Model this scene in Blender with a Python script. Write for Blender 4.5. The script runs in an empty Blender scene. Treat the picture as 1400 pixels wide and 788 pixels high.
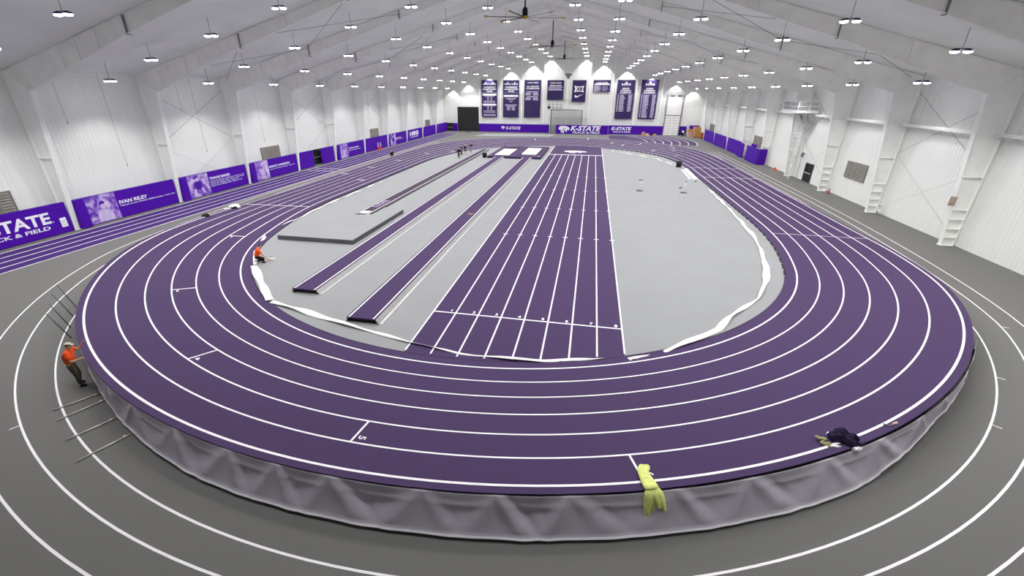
import bpy, bmesh, math, random
from mathutils import Vector, Matrix
random.seed(7)
PI = math.pi
sc = bpy.context.scene
col = sc.collection

# ------------------------------------------------------------------ camera
YAW, PIT, ROL, FPX, PPX = 0.19484, 0.42627, 0.0029, 593.3, 684.37
cd = bpy.data.cameras.new('camera')
cam = bpy.data.objects.new('camera', cd); col.objects.link(cam)
cam.location = (0, 0, 9.6)
cam.rotation_euler = (Matrix.Rotation(YAW, 3, 'Z') @ Matrix.Rotation(PI/2 - PIT, 3, 'X') @ Matrix.Rotation(ROL, 3, 'Z')).to_euler()
cd.sensor_width = 36.0
cd.lens = FPX/1400*36.0
cd.shift_x = (700 - PPX)/1400
cd.clip_start = 0.05; cd.clip_end = 400
sc.camera = cam
# ------------------------------------------------------------------ world, exposure
w = bpy.data.worlds.new('world'); sc.world = w; w.use_nodes = True
w.node_tree.nodes['Background'].inputs[0].default_value = (0.8, 0.85, 0.9, 1)
w.node_tree.nodes['Background'].inputs[1].default_value = 0.0
sc.view_settings.view_transform = 'Standard'
sc.view_settings.look = 'None'
sc.view_settings.exposure = -0.27
sc.view_settings.gamma = 1.0
sc.view_settings.use_curve_mapping = False
sc.cycles.max_bounces = 10
sc.cycles.diffuse_bounces = 6
sc.cycles.transparent_max_bounces = 12
LAMP_W = 1300.0        # each twin-head ceiling light
WASH_W = 1500.0         # each small lamp added to wash the far wall
LENS_E = 32.0

# ------------------------------------------------------------------ materials
def lin(c):
    c = c.lstrip('#'); v = [int(c[i:i+2], 16)/255 for i in (0, 2, 4)]
    return [x/12.92 if x <= 0.04045 else ((x+0.055)/1.055)**2.4 for x in v]
M = {}
def mat(name, hexc, rough=0.7, metal=0.0, nscale=0, namt=0.0, bump=0.0, bscale=None, spec=0.3, emit=None, hex2=None, sheen=0.0):
    m = bpy.data.materials.new(name); m.use_nodes = True
    nt = m.node_tree; b = nt.nodes['Principled BSDF']
    c = lin(hexc)
    b.inputs['Base Color'].default_value = (*c, 1)
    b.inputs['Roughness'].default_value = rough
    b.inputs['Metallic'].default_value = metal
    b.inputs['Specular IOR Level'].default_value = spec
    if sheen:
        b.inputs['Sheen Weight'].default_value = sheen; b.inputs['Sheen Roughness'].default_value = 0.4
    if nscale:
        tc = nt.nodes.new('ShaderNodeTexCoord')
        n = nt.nodes.new('ShaderNodeTexNoise'); n.inputs['Scale'].default_value = nscale; n.inputs['Detail'].default_value = 5
        nt.links.new(tc.outputs['Object'], n.inputs['Vector'])
        r = nt.nodes.new('ShaderNodeValToRGB')
        c2 = lin(hex2) if hex2 else c
        r.color_ramp.elements[0].position = 0.3; r.color_ramp.elements[1].position = 0.7
        r.color_ramp.elements[0].color = (*[x*(1-namt) for x in c], 1)
        r.color_ramp.elements[1].color = (*[min(1, x*(1+namt)) for x in c2], 1)
        nt.links.new(n.outputs['Fac'], r.inputs['Fac']); nt.links.new(r.outputs['Color'], b.inputs['Base Color'])
        if bump:
            n2 = n
            if bscale:
                n2 = nt.nodes.new('ShaderNodeTexNoise'); n2.inputs['Scale'].default_value = bscale; n2.inputs['Detail'].default_value = 3
                nt.links.new(tc.outputs['Object'], n2.inputs['Vector'])
            bp = nt.nodes.new('ShaderNodeBump'); bp.inputs['Strength'].default_value = bump; bp.inputs['Distance'].default_value = 0.02
            nt.links.new(n2.outputs['Fac'], bp.inputs['Height']); nt.links.new(bp.outputs['Normal'], b.inputs['Normal'])
    if emit:
        b.inputs['Emission Color'].default_value = (*emit[:3], 1); b.inputs['Emission Strength'].default_value = emit[3]
    M[name] = m
    return m
mat('wall', '#eef0ec', 0.55, nscale=0.6, namt=0.03)
mat('steel', '#f8f9f5', 0.5, nscale=1.5, namt=0.03)
mat('rafter', '#f4f4ef', 0.6, nscale=1.2, namt=0.05)
mat('ceiling', '#eef0ea', 0.8, nscale=0.35, namt=0.05, bump=0.25, bscale=0.9)
mat('floor', '#6d6d6b', 0.85, nscale=70, namt=0.22, bump=0.1, spec=0.2)
mat('infield', '#8f9193', 0.6, nscale=0.5, namt=0.03, spec=0.3)
mat('track', '#46355a', 0.8, nscale=35, namt=0.12, bump=0.12, spec=0.2)
mat('straight', '#432a6b', 0.85, nscale=30, namt=0.10, spec=0.15)
mat('trackside', '#35263f', 0.7, nscale=8, namt=0.1)
mat('line', '#f4f2f4', 0.7, nscale=3, namt=0.03)
mat('pad', '#4a00a2', 0.55, nscale=1.0, namt=0.05, spec=0.25)
mat('print', '#f4f2f8', 0.6)
mat('banner', '#36285a', 0.6, nscale=1.0, namt=0.06)
mat('bannertext', '#b9b2cc', 0.7)
mat('cleartext', '#f3f2f6', 0.7)
mat('black', '#111114', 0.6, nscale=6, namt=0.2)
mat('doorblack', '#2a2a2c', 0.6, nscale=2, namt=0.2)
mat('darkgrey', '#4a4a50', 0.6, nscale=3, namt=0.15)
mat('matside', '#55565c', 0.6, nscale=4, namt=0.12)
mat('midgrey', '#87878a', 0.6, nscale=4, namt=0.1)
mat('alu', '#c9c9c8', 0.35, metal=0.6, nscale=5, namt=0.06)
mat('rod', '#dad7d2', 0.4, metal=0.3, nscale=5, namt=0.1)
mat('darkrod', '#5b5b5f', 0.5, metal=0.2, nscale=5, namt=0.1)
mat('louver', '#8b877f', 0.6, nscale=3, namt=0.15)
mat('louverdark', '#84807a', 0.6, nscale=3, namt=0.15)
mat('tarp', '#b9b3bf', 0.5, nscale=1.2, namt=0.06, bump=0.15, bscale=4, spec=0.4)
mat('tarphem', '#dedbe2', 0.6, nscale=3, namt=0.06)
mat('film', '#eceae8', 0.4, nscale=3, namt=0.04, bump=0.3)
mat('sand', '#efe8d2', 0.7, nscale=3, namt=0.05)
mat('navy', '#2b2148', 0.6, nscale=3, namt=0.1)
mat('orange', '#f2561a', 0.7, nscale=9, namt=0.12)
mat('skin', '#c99a78', 0.6, nscale=8, namt=0.06)
mat('camo', '#4c4a3c', 0.8, nscale=14, namt=0.35)
mat('shoe', '#2b2724', 0.7, nscale=8, namt=0.2)
mat('hair', '#1c1815', 0.7, nscale=30, namt=0.3)
mat('cap', '#cfc8b4', 0.7, nscale=10, namt=0.15)
mat('clothblack', '#15151a', 0.8, nscale=8, namt=0.2)
mat('clothgrey', '#5a5763', 0.8, nscale=8, namt=0.2)
mat('jeans', '#4d5366', 0.8, nscale=9, namt=0.2)
mat('shorts', '#d7b9b0', 0.8, nscale=9, namt=0.1)
mat('jacket', '#1c1234', 0.8, nscale=7, namt=0.25)
mat('hivis', '#dfe98a', 0.75, nscale=9, namt=0.12)
mat('glove', '#9a9468', 0.8, nscale=12, namt=0.25)
mat('white', '#f4f4f2', 0.55, nscale=4, namt=0.02)
mat('red', '#c0312b', 0.6, nscale=4, namt=0.1)
mat('yellow', '#c9a41e', 0.5, nscale=4, namt=0.1)
mat('card', '#c99a63', 0.8, nscale=3, namt=0.12)
mat('brown', '#a2582d', 0.8, nscale=3, namt=0.12)
mat('pane', '#b9bcbc', 0.2, nscale=1, namt=0.05, spec=0.5)
mat('lens', '#ffffff', 0.4, emit=(0.96, 0.95, 1.0, LENS_E))
mat('housing', '#3c3660', 0.5, nscale=5, namt=0.1)
mat('cable', '#6b6b70', 0.6)
mat('vault', '#5d5570', 0.8, nscale=20, namt=0.1)
mat('signpink', '#b9a596', 0.7, nscale=5, namt=0.1)
mat('tilejoint', '#9a9a9c', 0.7)

def print_mat(name, seed, scale):
    """duotone print: pale and deep purple blotches, like a faded photograph"""
    m = bpy.data.materials.new(name); m.use_nodes = True
    nt = m.node_tree; b = nt.nodes['Principled BSDF']; b.inputs['Roughness'].default_value = 0.6
    tc = nt.nodes.new('ShaderNodeTexCoord'); mp = nt.nodes.new('ShaderNodeMapping'); mp.inputs['Location'].default_value = (seed, seed*2.3, seed*0.7)
    n = nt.nodes.new('ShaderNodeTexNoise'); n.inputs['Scale'].default_value = scale; n.inputs['Detail'].default_value = 4; n.inputs['Distortion'].default_value = 0.8
    r = nt.nodes.new('ShaderNodeValToRGB')
    e = r.color_ramp.elements
    e[0].position = 0.36; e[0].color = (*lin('#5a1fae'), 1); e[1].position = 0.66; e[1].color = (*lin('#d9cdea'), 1)
    k = e.new(0.5); k.color = (*lin('#9a78cf'), 1)
    nt.links.new(tc.outputs['Object'], mp.inputs['Vector']); nt.links.new(mp.outputs['Vector'], n.inputs['Vector'])
    nt.links.new(n.outputs['Fac'], r.inputs['Fac']); nt.links.new(r.outputs['Color'], b.inputs['Base Color'])
    M[name] = m
print_mat('photo_a', 3.1, 1.6); print_mat('photo_b', 7.7, 1.2); print_mat('photo_c', 11.3, 0.9); print_mat('photo_d', 17.9, 1.1); print_mat('photo_e', 23.0, 0.8)
mat('figdark', '#4a12a0', 0.6, nscale=3, namt=0.2); mat('figlight', '#cdbce6', 0.6, nscale=3, namt=0.12); mat('figmid', '#8457c4', 0.6, nscale=3, namt=0.15)

def net_mat():
    m = bpy.data.materials.new('net'); m.use_nodes = True
    nt = m.node_tree; nt.nodes.remove(nt.nodes['Principled BSDF'])
    d = nt.nodes.new('ShaderNodeBsdfDiffuse'); d.inputs[0].default_value = (0.42, 0.42, 0.42, 1)
    t = nt.nodes.new('ShaderNodeBsdfTransparent'); x = nt.nodes.new('ShaderNodeMixShader')
    ch = nt.nodes.new('ShaderNodeTexBrick'); ch.inputs['Scale'].default_value = 20
    ch.inputs['Color1'].default_value = (0, 0, 0, 1); ch.inputs['Color2'].default_value = (0, 0, 0, 1); ch.inputs['Mortar'].default_value = (1, 1, 1, 1)
    ch.inputs['Mortar Size'].default_value = 0.03; ch.offset = 0
    tc = nt.nodes.new('ShaderNodeTexCoord')
    nt.links.new(tc.outputs['Object'], ch.inputs['Vector'])
    mm = nt.nodes.new('ShaderNodeMath'); mm.operation = 'MULTIPLY_ADD'; mm.inputs[1].default_value = 0.75; mm.inputs[2].default_value = 0.18
    nt.links.new(ch.outputs['Color'], mm.inputs[0]); nt.links.new(mm.outputs[0], x.inputs[0])
    nt.links.new(t.outputs[0], x.inputs[1]); nt.links.new(d.outputs[0], x.inputs[2])
    nt.links.new(x.outputs[0], nt.nodes['Material Output'].inputs[0])
    M['net'] = m
net_mat()

# ------------------------------------------------------------------ builders
def link(o): col.objects.link(o); return o
def tag(o, label=None, cat=None, group=None, kind=None):
    if label: o['label'] = label
    if cat: o['category'] = cat
    if group: o['group'] = group
    if kind: o['kind'] = kind
    return o
def thing(name, label, cat, loc=(0, 0, 0), rotz=0.0, group=None):
    o = link(bpy.data.objects.new(name, None)); o.location = loc; o.rotation_euler = (0, 0, rotz); o.empty_display_size = 0.2
    return tag(o, label, cat, group)
class MB:
    def __init__(s): s.v = []; s.f = []; s.mi = []; s.sm = []
    def add(s, vs, fs, mi=0, smooth=False):
        n = len(s.v); s.v += [tuple(p) for p in vs]; s.f += [tuple(i+n for i in f) for f in fs]
        s.mi += [mi]*len(fs); s.sm += [smooth]*len(fs); return s
    def box(s, x0, x1, y0, y1, z0, z1, mi=0):
        v = [(x, y, z) for x in (x0, x1) for y in (y0, y1) for z in (z0, z1)]
        return s.add(v, [(0, 1, 3, 2), (4, 6, 7, 5), (0, 4, 5, 1), (2, 3, 7, 6), (0, 2, 6, 4), (1, 5, 7, 3)], mi)
    def bar(s, p, q, wd, ht=None, mi=0, up=(0, 0, 1)):
        ht = ht or wd; p = Vector(p); q = Vector(q); d = (q-p).normalized(); u = Vector(up)
        if abs(d.dot(u)) > 0.98: u = Vector((1, 0, 0))
        a = d.cross(u).normalized()*wd/2; b = a.normalized().cross(d).normalized()*ht/2
        v = [p+a+b, p-a+b, p-a-b, p+a-b, q+a+b, q-a+b, q-a-b, q+a-b]
        return s.add(v, [(3, 2, 1, 0), (4, 5, 6, 7), (0, 1, 5, 4), (1, 2, 6, 5), (2, 3, 7, 6), (3, 0, 4, 7)], mi)
    def tube(s, path, r, n=8, mi=0, caps=True):
        P = [Vector(p) for p in path]; rr = r if isinstance(r, (list, tuple)) else [r]*len(P)
        rings = []; u = None
        for i, p in enumerate(P):
            d = (P[min(i+1, len(P)-1)]-P[max(i-1, 0)]).normalized()
            if u is None:
                u = Vector((0, 0, 1)) if abs(d.z) < 0.9 else Vector((1, 0, 0))
            a = d.cross(u).normalized(); b = a.cross(d).normalized(); u = b
            rings.append([p+(a*math.cos(2*PI*k/n)+b*math.sin(2*PI*k/n))*rr[i] for k in range(n)])
        vs = [q for R in rings for q in R]; fs = []
        for i in range(len(P)-1):
            for k in range(n):
                fs.append((i*n+k, i*n+(k+1) % n, (i+1)*n+(k+1) % n, (i+1)*n+k))
        s.add(vs, fs, mi, True)
        if caps:
            m = len(s.v)-len(vs)
            s.f += [tuple(m+k for k in reversed(range(n))), tuple(m+(len(P)-1)*n+k for k in range(n))]; s.mi += [mi, mi]; s.sm += [False, False]
        return s
    def lathe(s, prof, c=(0, 0, 0), n=16, mi=0, axis='z'):
        vs = []; fs = []
        for r, z in prof:
            for k in range(n):
                a = 2*PI*k/n; vs.append((c[0]+r*math.cos(a), c[1]+r*math.sin(a), c[2]+z))
        for i in range(len(prof)-1):
            for k in range(n): fs.append((i*n+k, i*n+(k+1) % n, (i+1)*n+(k+1) % n, (i+1)*n+k))
        s.add(vs, fs, mi, True); m = len(s.v)-len(vs)
        s.f += [tuple(m+k for k in reversed(range(n))), tuple(m+(len(prof)-1)*n+k for k in range(n))]; s.mi += [mi, mi]; s.sm += [False, False]
        return s
    def prism(s, poly, fn, t0, t1, mi=0):
        """poly: 2D outline; fn(a,b,t) -> 3D; extruded t0..t1"""
        n = len(poly); vs = [fn(a, b, t0) for a, b in poly]+[fn(a, b, t1) for a, b in poly]
        fs = [tuple(reversed(range(n))), tuple(range(n, 2*n))]+[(i, (i+1) % n, n+(i+1) % n, n+i) for i in range(n)]
        return s.add(vs, fs, mi)
    def strip(s, A, B, closed=False, mi=0, smooth=True):
        n = len(A); vs = list(A)+list(B); fs = []
        for i in range(n if closed else n-1):
            j = (i+1) % n; fs.append((i, j, n+j, n+i))
        return s.add(vs, fs, mi, smooth)
    def build(s, name, mats, parent=None, world=True, fix=True):
        me = bpy.data.meshes.new(name)
        v = s.v
        if parent is not None and world:
            l = parent_loc(parent); v = [(p[0]-l[0], p[1]-l[1], p[2]-l[2]) for p in v]
        me.from_pydata(v, [], s.f)
        if isinstance(mats, str): mats = [mats]
        for m in mats: me.materials.append(M[m])
        me.polygons.foreach_set('material_index', s.mi); me.polygons.foreach_set('use_smooth', s.sm)
        if fix:
            bm = bmesh.new(); bm.from_mesh(me); bmesh.ops.recalc_face_normals(bm, faces=bm.faces); bm.to_mesh(me); bm.free()
        me.update()
        o = link(bpy.data.objects.new(name, me))
        if parent is not None: o.parent = parent
        return o
def parent_loc(p):
    l = Vector((0, 0, 0))
    while p is not None: l = l+Vector(p.location); p = p.parent
    return l
def inst(me_obj, name, parent, loc, rot=(0, 0, 0), scale=None):
    """another object on the same mesh data, loc local to the parent"""
    o = link(bpy.data.objects.new(name, me_obj.data if hasattr(me_obj, 'data') else me_obj)); o.parent = parent; o.location = loc; o.rotation_euler = rot
    if scale: o.scale = scale
    return o
def copy_tree(o, parent=None):
    c = o.copy(); link(c); c.parent = parent
    for ch in list(o.children): copy_tree(ch, c)
    return c
def struct(o): o['kind'] = 'structure'; return o
NUM = ['zeroth', 'first', 'second', 'third', 'fourth', 'fifth', 'sixth', 'seventh', 'eighth', 'ninth', 'tenth', 'eleventh', 'twelfth', 'thirteenth', 'fourteenth', 'fifteenth']

TMP = bpy.data.scenes.new('tmp')
def bake(o):
    """mesh of an object with its modifiers, evaluated in a scratch scene"""
    TMP.collection.objects.link(o); vl = TMP.view_layers[0]; vl.update(); dg = vl.depsgraph; dg.update()
    return bpy.data.meshes.new_from_object(o.evaluated_get(dg))
def text_mesh(body, size, bold=0.0, shear=0.0, ext=0.004, align='LEFT', spacing=1.0, width=None, height=None):
    cu = bpy.data.curves.new('t', 'FONT'); cu.body = body; cu.size = size; cu.shear = shear; cu.offset = bold*size; cu.extrude = ext
    cu.align_x = align; cu.space_character = spacing; cu.resolution_u = 3
    o = bpy.data.objects.new('t', cu)
    me = bake(o); bpy.data.objects.remove(o); bpy.data.curves.remove(cu)
    if width and len(me.vertices):
        xs = [v.co.x for v in me.vertices]; k = width/max(1e-6, max(xs)-min(xs)); x0 = min(xs)
        for v in me.vertices: v.co.x = (v.co.x-x0)*k
    if height and len(me.vertices):
        ys = [v.co.y for v in me.vertices]; k = height/max(1e-6, max(ys)-min(ys)); y0 = min(ys)
        for v in me.vertices: v.co.y = (v.co.y-y0)*k
    return me
def put_text(name, body, size, mt, parent, origin, face, **kw):
    """face: 'L' on left wall (reads +Y, faces +X), 'B' back wall (reads +X, faces -Y), 'U' floor"""
    me = text_mesh(body, size, **kw); me.materials.clear(); me.materials.append(M[mt]); me.name = name
    o = link(bpy.data.objects.new(name, me)); o.parent = parent
    l = parent_loc(parent); o.location = (origin[0]-l[0], origin[1]-l[1], origin[2]-l[2])
    if face == 'L': o.rotation_euler = (PI/2, 0, PI/2)
    elif face == 'B': o.rotation_euler = (PI/2, 0, 0)
    elif isinstance(face, tuple): o.rotation_euler = face
    return o

# ------------------------------------------------------------------ building data
XL, XR, XC = -38.25, 25.1, -6.575          # inner wall planes, ridge
YB, YF = 116.4, -11.8                      # far wall, wall behind the camera
Y0, BAY = 24.78, 9.151
FY = [Y0+BAY*k for k in range(-3, 10)]     # portal frames
def zceil(x): return 19.25-0.27*abs(x-XC)
ZE = zceil(XL)

# ---- floor
floor = struct(MB().add([(XL-0.4, YF-0.4, 0), (XR+0.4, YF-0.4, 0), (XR+0.4, YB+0.4, 0), (XL-0.4, YB+0.4, 0)], [(0, 1, 2, 3)]).build('floor', 'floor'))
# ---- ceiling: two sloping liners
mb = MB()
for a, b in ((XL-0.3, XC), (XC, XR+0.3)):
    xs = [a+(b-a)*i/8 for i in range(9)]; ys = [YF-0.3+(YB-YF+0.6)*j/42 for j in range(43)]
    vs = [(x, y, zceil(x)+(0.02*math.sin(1.7*y+0.9*x))) for x in xs for y in ys]
    fs = [(i*43+j, i*43+j+1, (i+1)*43+j+1, (i+1)*43+j) for i in range(8) for j in range(42)]
    mb.add(vs, fs, 0, True)
ceiling = struct(mb.build('ceiling', 'ceiling'))
# ridge cap strip and eave trims
struct(MB().bar((XC, YF, zceil(XC)-0.03), (XC, YB, zceil(XC)-0.03), 0.5, 0.05).build('trim_1', 'ceiling'))

# ---- ribbed wall panels
def rib_panel(width, height, pitch=0.305, rib=0.045, depth=0.022, slope_h=None):
    """corrugated sheet in local x (0..width), z up, ribs towards +y"""
    pts = []; x = 0.0; n = int(round(width/pitch))
    for i in range(n):
        a = i*pitch
        pts += [(a, 0), (a+pitch/2-rib, 0), (a+pitch/2-rib/2, depth), (a+pitch/2+rib/2, depth), (a+pitch/2+rib, 0)]
    pts.append((width-0.006, 0)); pts.append((width-0.003, -0.02)); pts.append((width, -0.02))
    return pts
def panel_mesh(name, width, h0, h1):
    pts = rib_panel(width, h0); mb = MB()
    A = [(x, d, 0) for x, d in pts]; B = [(x, d, h0+(h1-h0)*x/width) for x, d in pts]
    mb.strip(A, B, smooth=False)
    me = bpy.data.meshes.new(name); me.from_pydata(mb.v, [], mb.f); me.materials.append(M['wall']); return me
PW = 0.9151
pm = panel_mesh('panel', PW, ZE+0.15, ZE+0.15)
def side_wall(name, x, sgn):
    w_ = struct(MB().box(x-0.05 if sgn > 0 else x+0.02, x-0.02 if sgn > 0 else x+0.05, YF, YB, 0, ZE+0.2).build(name, 'wall'))
    n = int((YB-YF)/PW)+1
    for i in range(n):
        y = YF+i*PW
        if y < 4: continue
        if sgn > 0: inst(pm, 'panel', w_, (x, y+PW, 0), (0, 0, -PI/2))
        else: inst(pm, 'panel', w_, (x, y, 0), (0, 0, PI/2))
    return w_
wall_left = side_wall('wall_left', XL, 1)
wall_right = side_wall('wall_right', XR, -1)
# back wall with gable
mb = MB(); mb.prism([(XL-0.2, 0), (XR+0.2, 0), (XR+0.2, zceil(XR)+0.1), (XC, zceil(XC)+0.1), (XL-0.2, zceil(XL)+0.1)], lambda a, b, t: (a, t, b), YB+0.02, YB+0.06)
wall_back = struct(mb.build('wall_back', 'wall'))
n = int((XR-XL)/PW)+1
for i in range(n):
    x = XL+i*PW; h0, h1 = zceil(x)+0.05, zceil(x+PW)+0.05
    o = link(bpy.data.objects.new('panel', panel_mesh('panel', PW, h0, h1))); o.parent = wall_back; o.location = (x+PW, YB, 0); o.rotation_euler = (0, 0, PI)
    o.data = panel_mesh('panel', PW, h1, h0)
mb = MB(); mb.prism([(XL-0.2, 0), (XR+0.2, 0), (XR+0.2, zceil(XR)+0.1), (XC, zceil(XC)+0.1), (XL-0.2, zceil(XL)+0.1)], lambda a, b, t: (a, t, b), YF-0.05, YF)
struct(mb.build('wall_front', 'wall'))
# dark flashing where the side walls meet the ceiling
struct(MB().bar((XL+0.04, YF, ZE-0.03), (XL+0.04, YB, ZE-0.03), 0.06, 0.07).build('trim_2', 'rafter'))
struct(MB().bar((XR-0.04, YF, ZE-0.03), (XR-0.04, YB, ZE-0.03), 0.06, 0.07).build('trim_3', 'rafter'))

# ------------------------------------------------------------------ portal frames
OFF = [(29.75, 9.53), (24.9, 11.19), (20.8, 12.62), (11.3, 15.52), (0.0, 18.62)]   # rafter underside: distance from ridge, height
def zbot(off):
    for (a, za), (b, zb) in zip(OFF, OFF[1:]):
        if off >= b: return zb+(za-zb)*(off-b)/(a-b)
    return OFF[-1][1]
def make_frame(i, y):
    nth = 10-(i-3)
    lab = 'white steel portal frame, %s from the far wall' % NUM[nth] if i >= 3 else 'white steel portal frame behind the viewer, %s one back' % NUM[3-i]
    t = thing('portal_frame', lab, 'steel frame', (XC, y, 0), 0, 'portal frames along the hall')
    for s in (-1, 1):
        base_in = 30.78; out = 31.45
        P = lambda o, z, s=s: (XC+s*o, z)
        mb = MB()
        # column web + flanges
        web = [(out, 0.0), (base_in, 0.0), (29.75, 9.53), (out, 10.6)]
        mb.prism(web, lambda a, b, tt, s=s: (XC+s*a, tt, b), y-0.012, y+0.012)
        mb.prism([(base_in, 0), (base_in+0.03, 0), (29.78, 9.53), (29.75, 9.53)], lambda a, b, tt, s=s: (XC+s*a, tt, b), y-0.17, y+0.17)
        mb.prism([(out, 0), (out+0.03, 0), (out+0.03, 10.6), (out, 10.6)], lambda a, b, tt, s=s: (XC+s*a, tt, b), y-0.17, y+0.17)
        c = mb.build('column', 'steel', t)
        MB().box(min(XC+s*(base_in-0.06), XC+s*(out+0.05)), max(XC+s*(base_in-0.06), XC+s*(out+0.05)), y-0.2, y+0.2, 0.002, 0.03).build('base_plate', 'steel', c)
        zs = (7.6, 5.2) if s < 0 else (0.55, 1.15, 1.8, 2.45, 4.6, 7.2)
        for z in zs:
            xi = base_in+(29.75-base_in)*z/9.53
            MB().box(min(XC+s*xi, XC+s*out), max(XC+s*xi, XC+s*out), y-0.15, y+0.15, z, z+0.02).build('stiffener', 'steel', c)
        # knee plate pair (diagonal stiffener)
        MB().bar((XC+s*29.8, y-0.09, 9.5), (XC+s*31.4, y-0.09, zceil(XC+s*31.4)-0.05), 0.10, 0.02).build('knee_plate', 'rafter', c)
        MB().box(min(XC+s*29.8, XC+s*31.4), max(XC+s*29.8, XC+s*31.4), y-0.15, y-0.01, 9.48, 9.52).build('knee_plate', 'steel', c)
        for z in (3.2, 6.0):
            xi = base_in+(29.75-base_in)*z/9.53
            MB().bar((XC+s*(xi+0.1), y+0.1, z), (XC+s*(xi+0.45), y+0.75, z), 0.05).build('girt_brace', 'steel', c)
        # rafter
        bot = OFF; top = [(o, zceil(XC+o)-0.02) for o in (31.5, 0.0)]
        outline = [(o, z) for o, z in bot]+[(0.0, zceil(XC)-0.02), (31.45, zceil(XC+31.45)-0.02)]
        mb = MB(); mb.prism(outline, lambda a, b, tt, s=s: (XC+s*a, tt, b), y-0.012, y+0.012)
        for (a, za), (b, zb) in zip(bot, bot[1:]):
            mb.prism([(a, za), (b, zb), (b, zb+0.03), (a, za+0.03)], lambda q, r, tt, s=s: (XC+s*q, tt, r), y-0.15, y+0.15)
        mb.prism([(31.45, zceil(XC+31.45)-0.02), (0, zceil(XC)-0.02), (0, zceil(XC)-0.05), (31.45, zceil(XC+31.45)-0.05)], lambda q, r, tt, s=s: (XC+s*q, tt, r), y-0.15, y+0.15)
        r = mb.build('rafter', 'rafter', t)
        offs = (28.0, 26.3, 24.9, 23.2, 19.0, 16.5, 14.0, 8.5, 5.5, 2.8) if s < 0 else (25.0, 16.0, 8.0)
        for o_ in offs:
            MB().box(XC+s*o_-0.02, XC+s*o_+0.02, y-0.09, y-0.01, zbot(o_)+0.03, zceil(XC+o_)-0.05).build('web_stiffener', 'rafter', r)
        for o_ in (20.8, 11.3):
            MB().box(XC+s*o_-0.018, XC+s*o_+0.018, y-0.155, y+0.155, zbot(o_)-0.05, zceil(XC+o_)-0.03).build('splice_plate', 'midgrey', r)
    return t
for i, y in enumerate(FY): make_frame(i, y)
# end-wall columns
for i, x in enumerate((-28.55, -23.05, -17.75, -12.25, -6.55, -1.3, 4.1, 9.55, 15.4, 20.75)):
    t = MB().box(x-0.1, x+0.1, YB-0.3, YB-0.04, 0, zceil(x)-0.03).box(x-0.16, x+0.16, YB-0.32, YB-0.3, 0, zceil(x)-0.03).build('wall_post', 'steel')
    tag(t, 'white steel post on the far wall, %s from the left corner' % NUM[i+1], 'steel post', 'posts of the far wall')
# X-bracing in alternate bays: each crossing pair of rods is one brace
def xbrace(name, pts, r, m, label, cat, group):
    t = thing(name, label, cat, pts[0][0], 0, group)
    for p, q in pts: MB().tube([p, q], r, 6).build('rod', m, t)
    return t
for side, x in (('left', XL+0.2), ('right', XR-0.2)):
    for b in (1, 3, 5):
        ya, yb = Y0+BAY*b+0.2, Y0+BAY*(b+1)-0.2
        xbrace('cross_brace', [((x, ya, 9.6), (x, yb, 5.0)), ((x, ya, 5.0), (x, yb, 9.6))], 0.013, 'midgrey', 'thin crossed rods, upper tier of the %s wall, %s braced bay' % (side, NUM[(b+1)//2]), 'cross brace', 'wall cross braces')
        xbrace('cross_brace', [((x, ya, 4.9), (x, yb, 0.5)), ((x, ya, 0.5), (x, yb, 4.9))], 0.014, 'alu', 'thin crossed rods, lower tier of the %s wall, %s braced bay' % (side, NUM[(b+1)//2]), 'cross brace', 'wall cross braces')
for b in range(0, 9):
    ya, yb = Y0+BAY*b+0.18, Y0+BAY*(b+1)-0.18
    t = MB().box(XR-0.62, XR-0.3, ya, yb, 7.2, 7.22).box(XR-0.62, XR-0.6, ya, yb, 7.12, 7.3).box(XR-0.32, XR-0.3, ya, yb, 7.12, 7.3).build('wind_girt', 'steel')
    tag(t, 'white horizontal girt between columns of the right wall, %s bay from the camera' % NUM[b+1], 'girt', 'girts of the right wall')
# roof brace cables
for b in (1, 3, 5):
    ya, yb = Y0+BAY*b, Y0+BAY*(b+1)
    for s in (-1, 1):
        for j, (oa, ob) in enumerate(((30.5, 20.8), (20.8, 11.3))):
            za, zb = zceil(XC+oa)-0.35, zceil(XC+ob)-0.35
            xbrace('roof_brace', [((XC+s*oa, ya+0.2, za), (XC+s*ob, yb-0.2, zb)), ((XC+s*ob, ya+0.2, zb), (XC+s*oa, yb-0.2, za))], 0.016, 'midgrey',
                   'crossed cables under the %s roof slope, %s up, %s braced bay' % (('left', 'right')[s > 0], NUM[j+1], NUM[(b+1)//2]), 'roof brace', 'roof cross braces')
# ------------------------------------------------------------------ ceiling lights
ROWS = [(-28.8, 10.2), (-24.65, 11.55), (-19.25, 12.95), (-13.75, 14.4), (-8.35, 15.68), (-4.15, 16.85),
        (4.1, 16.85), (8.2, 15.65), (13.6, 14.35), (19.3, 12.95), (24.8, 11.5), (28.85, 10.2)]
sl = bpy.data.lights.new('ceiling_lamp', 'SPOT'); sl.energy = LAMP_W; sl.spot_size = math.radians(126); sl.spot_blend = 0.28; sl.shadow_soft_size = 0.16; sl.color = (1.0, 0.985, 0.97)
so = sl.copy(); so.energy = LAMP_W*0.4; so.spot_blend = 0.6; so.spot_size = math.radians(104)
def make_light():
    t = thing('ceiling_light', 'x', 'ceiling light', (0, 0, 0))
    for s in (-1, 1):
        mb = MB(); mb.lathe([(0.10, 0.11), (0.16, 0.09), (0.20, 0.02), (0.205, 0.0), (0.195, 0.0)], (s*0.29, 0, 0.02), 14)
        h = mb.build('lamp_head', 'housing', t)
        MB().lathe([(0.195, 0.02), (0.19, -0.02), (0.15, -0.055), (0.06, -0.07)], (s*0.29, 0, 0.0), 14).build('lens', 'lens', h)
    MB().box(-0.36, 0.36, -0.03, 0.03, 0.12, 0.16).build('mounting_bar', 'darkgrey', t)
    return t
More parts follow.
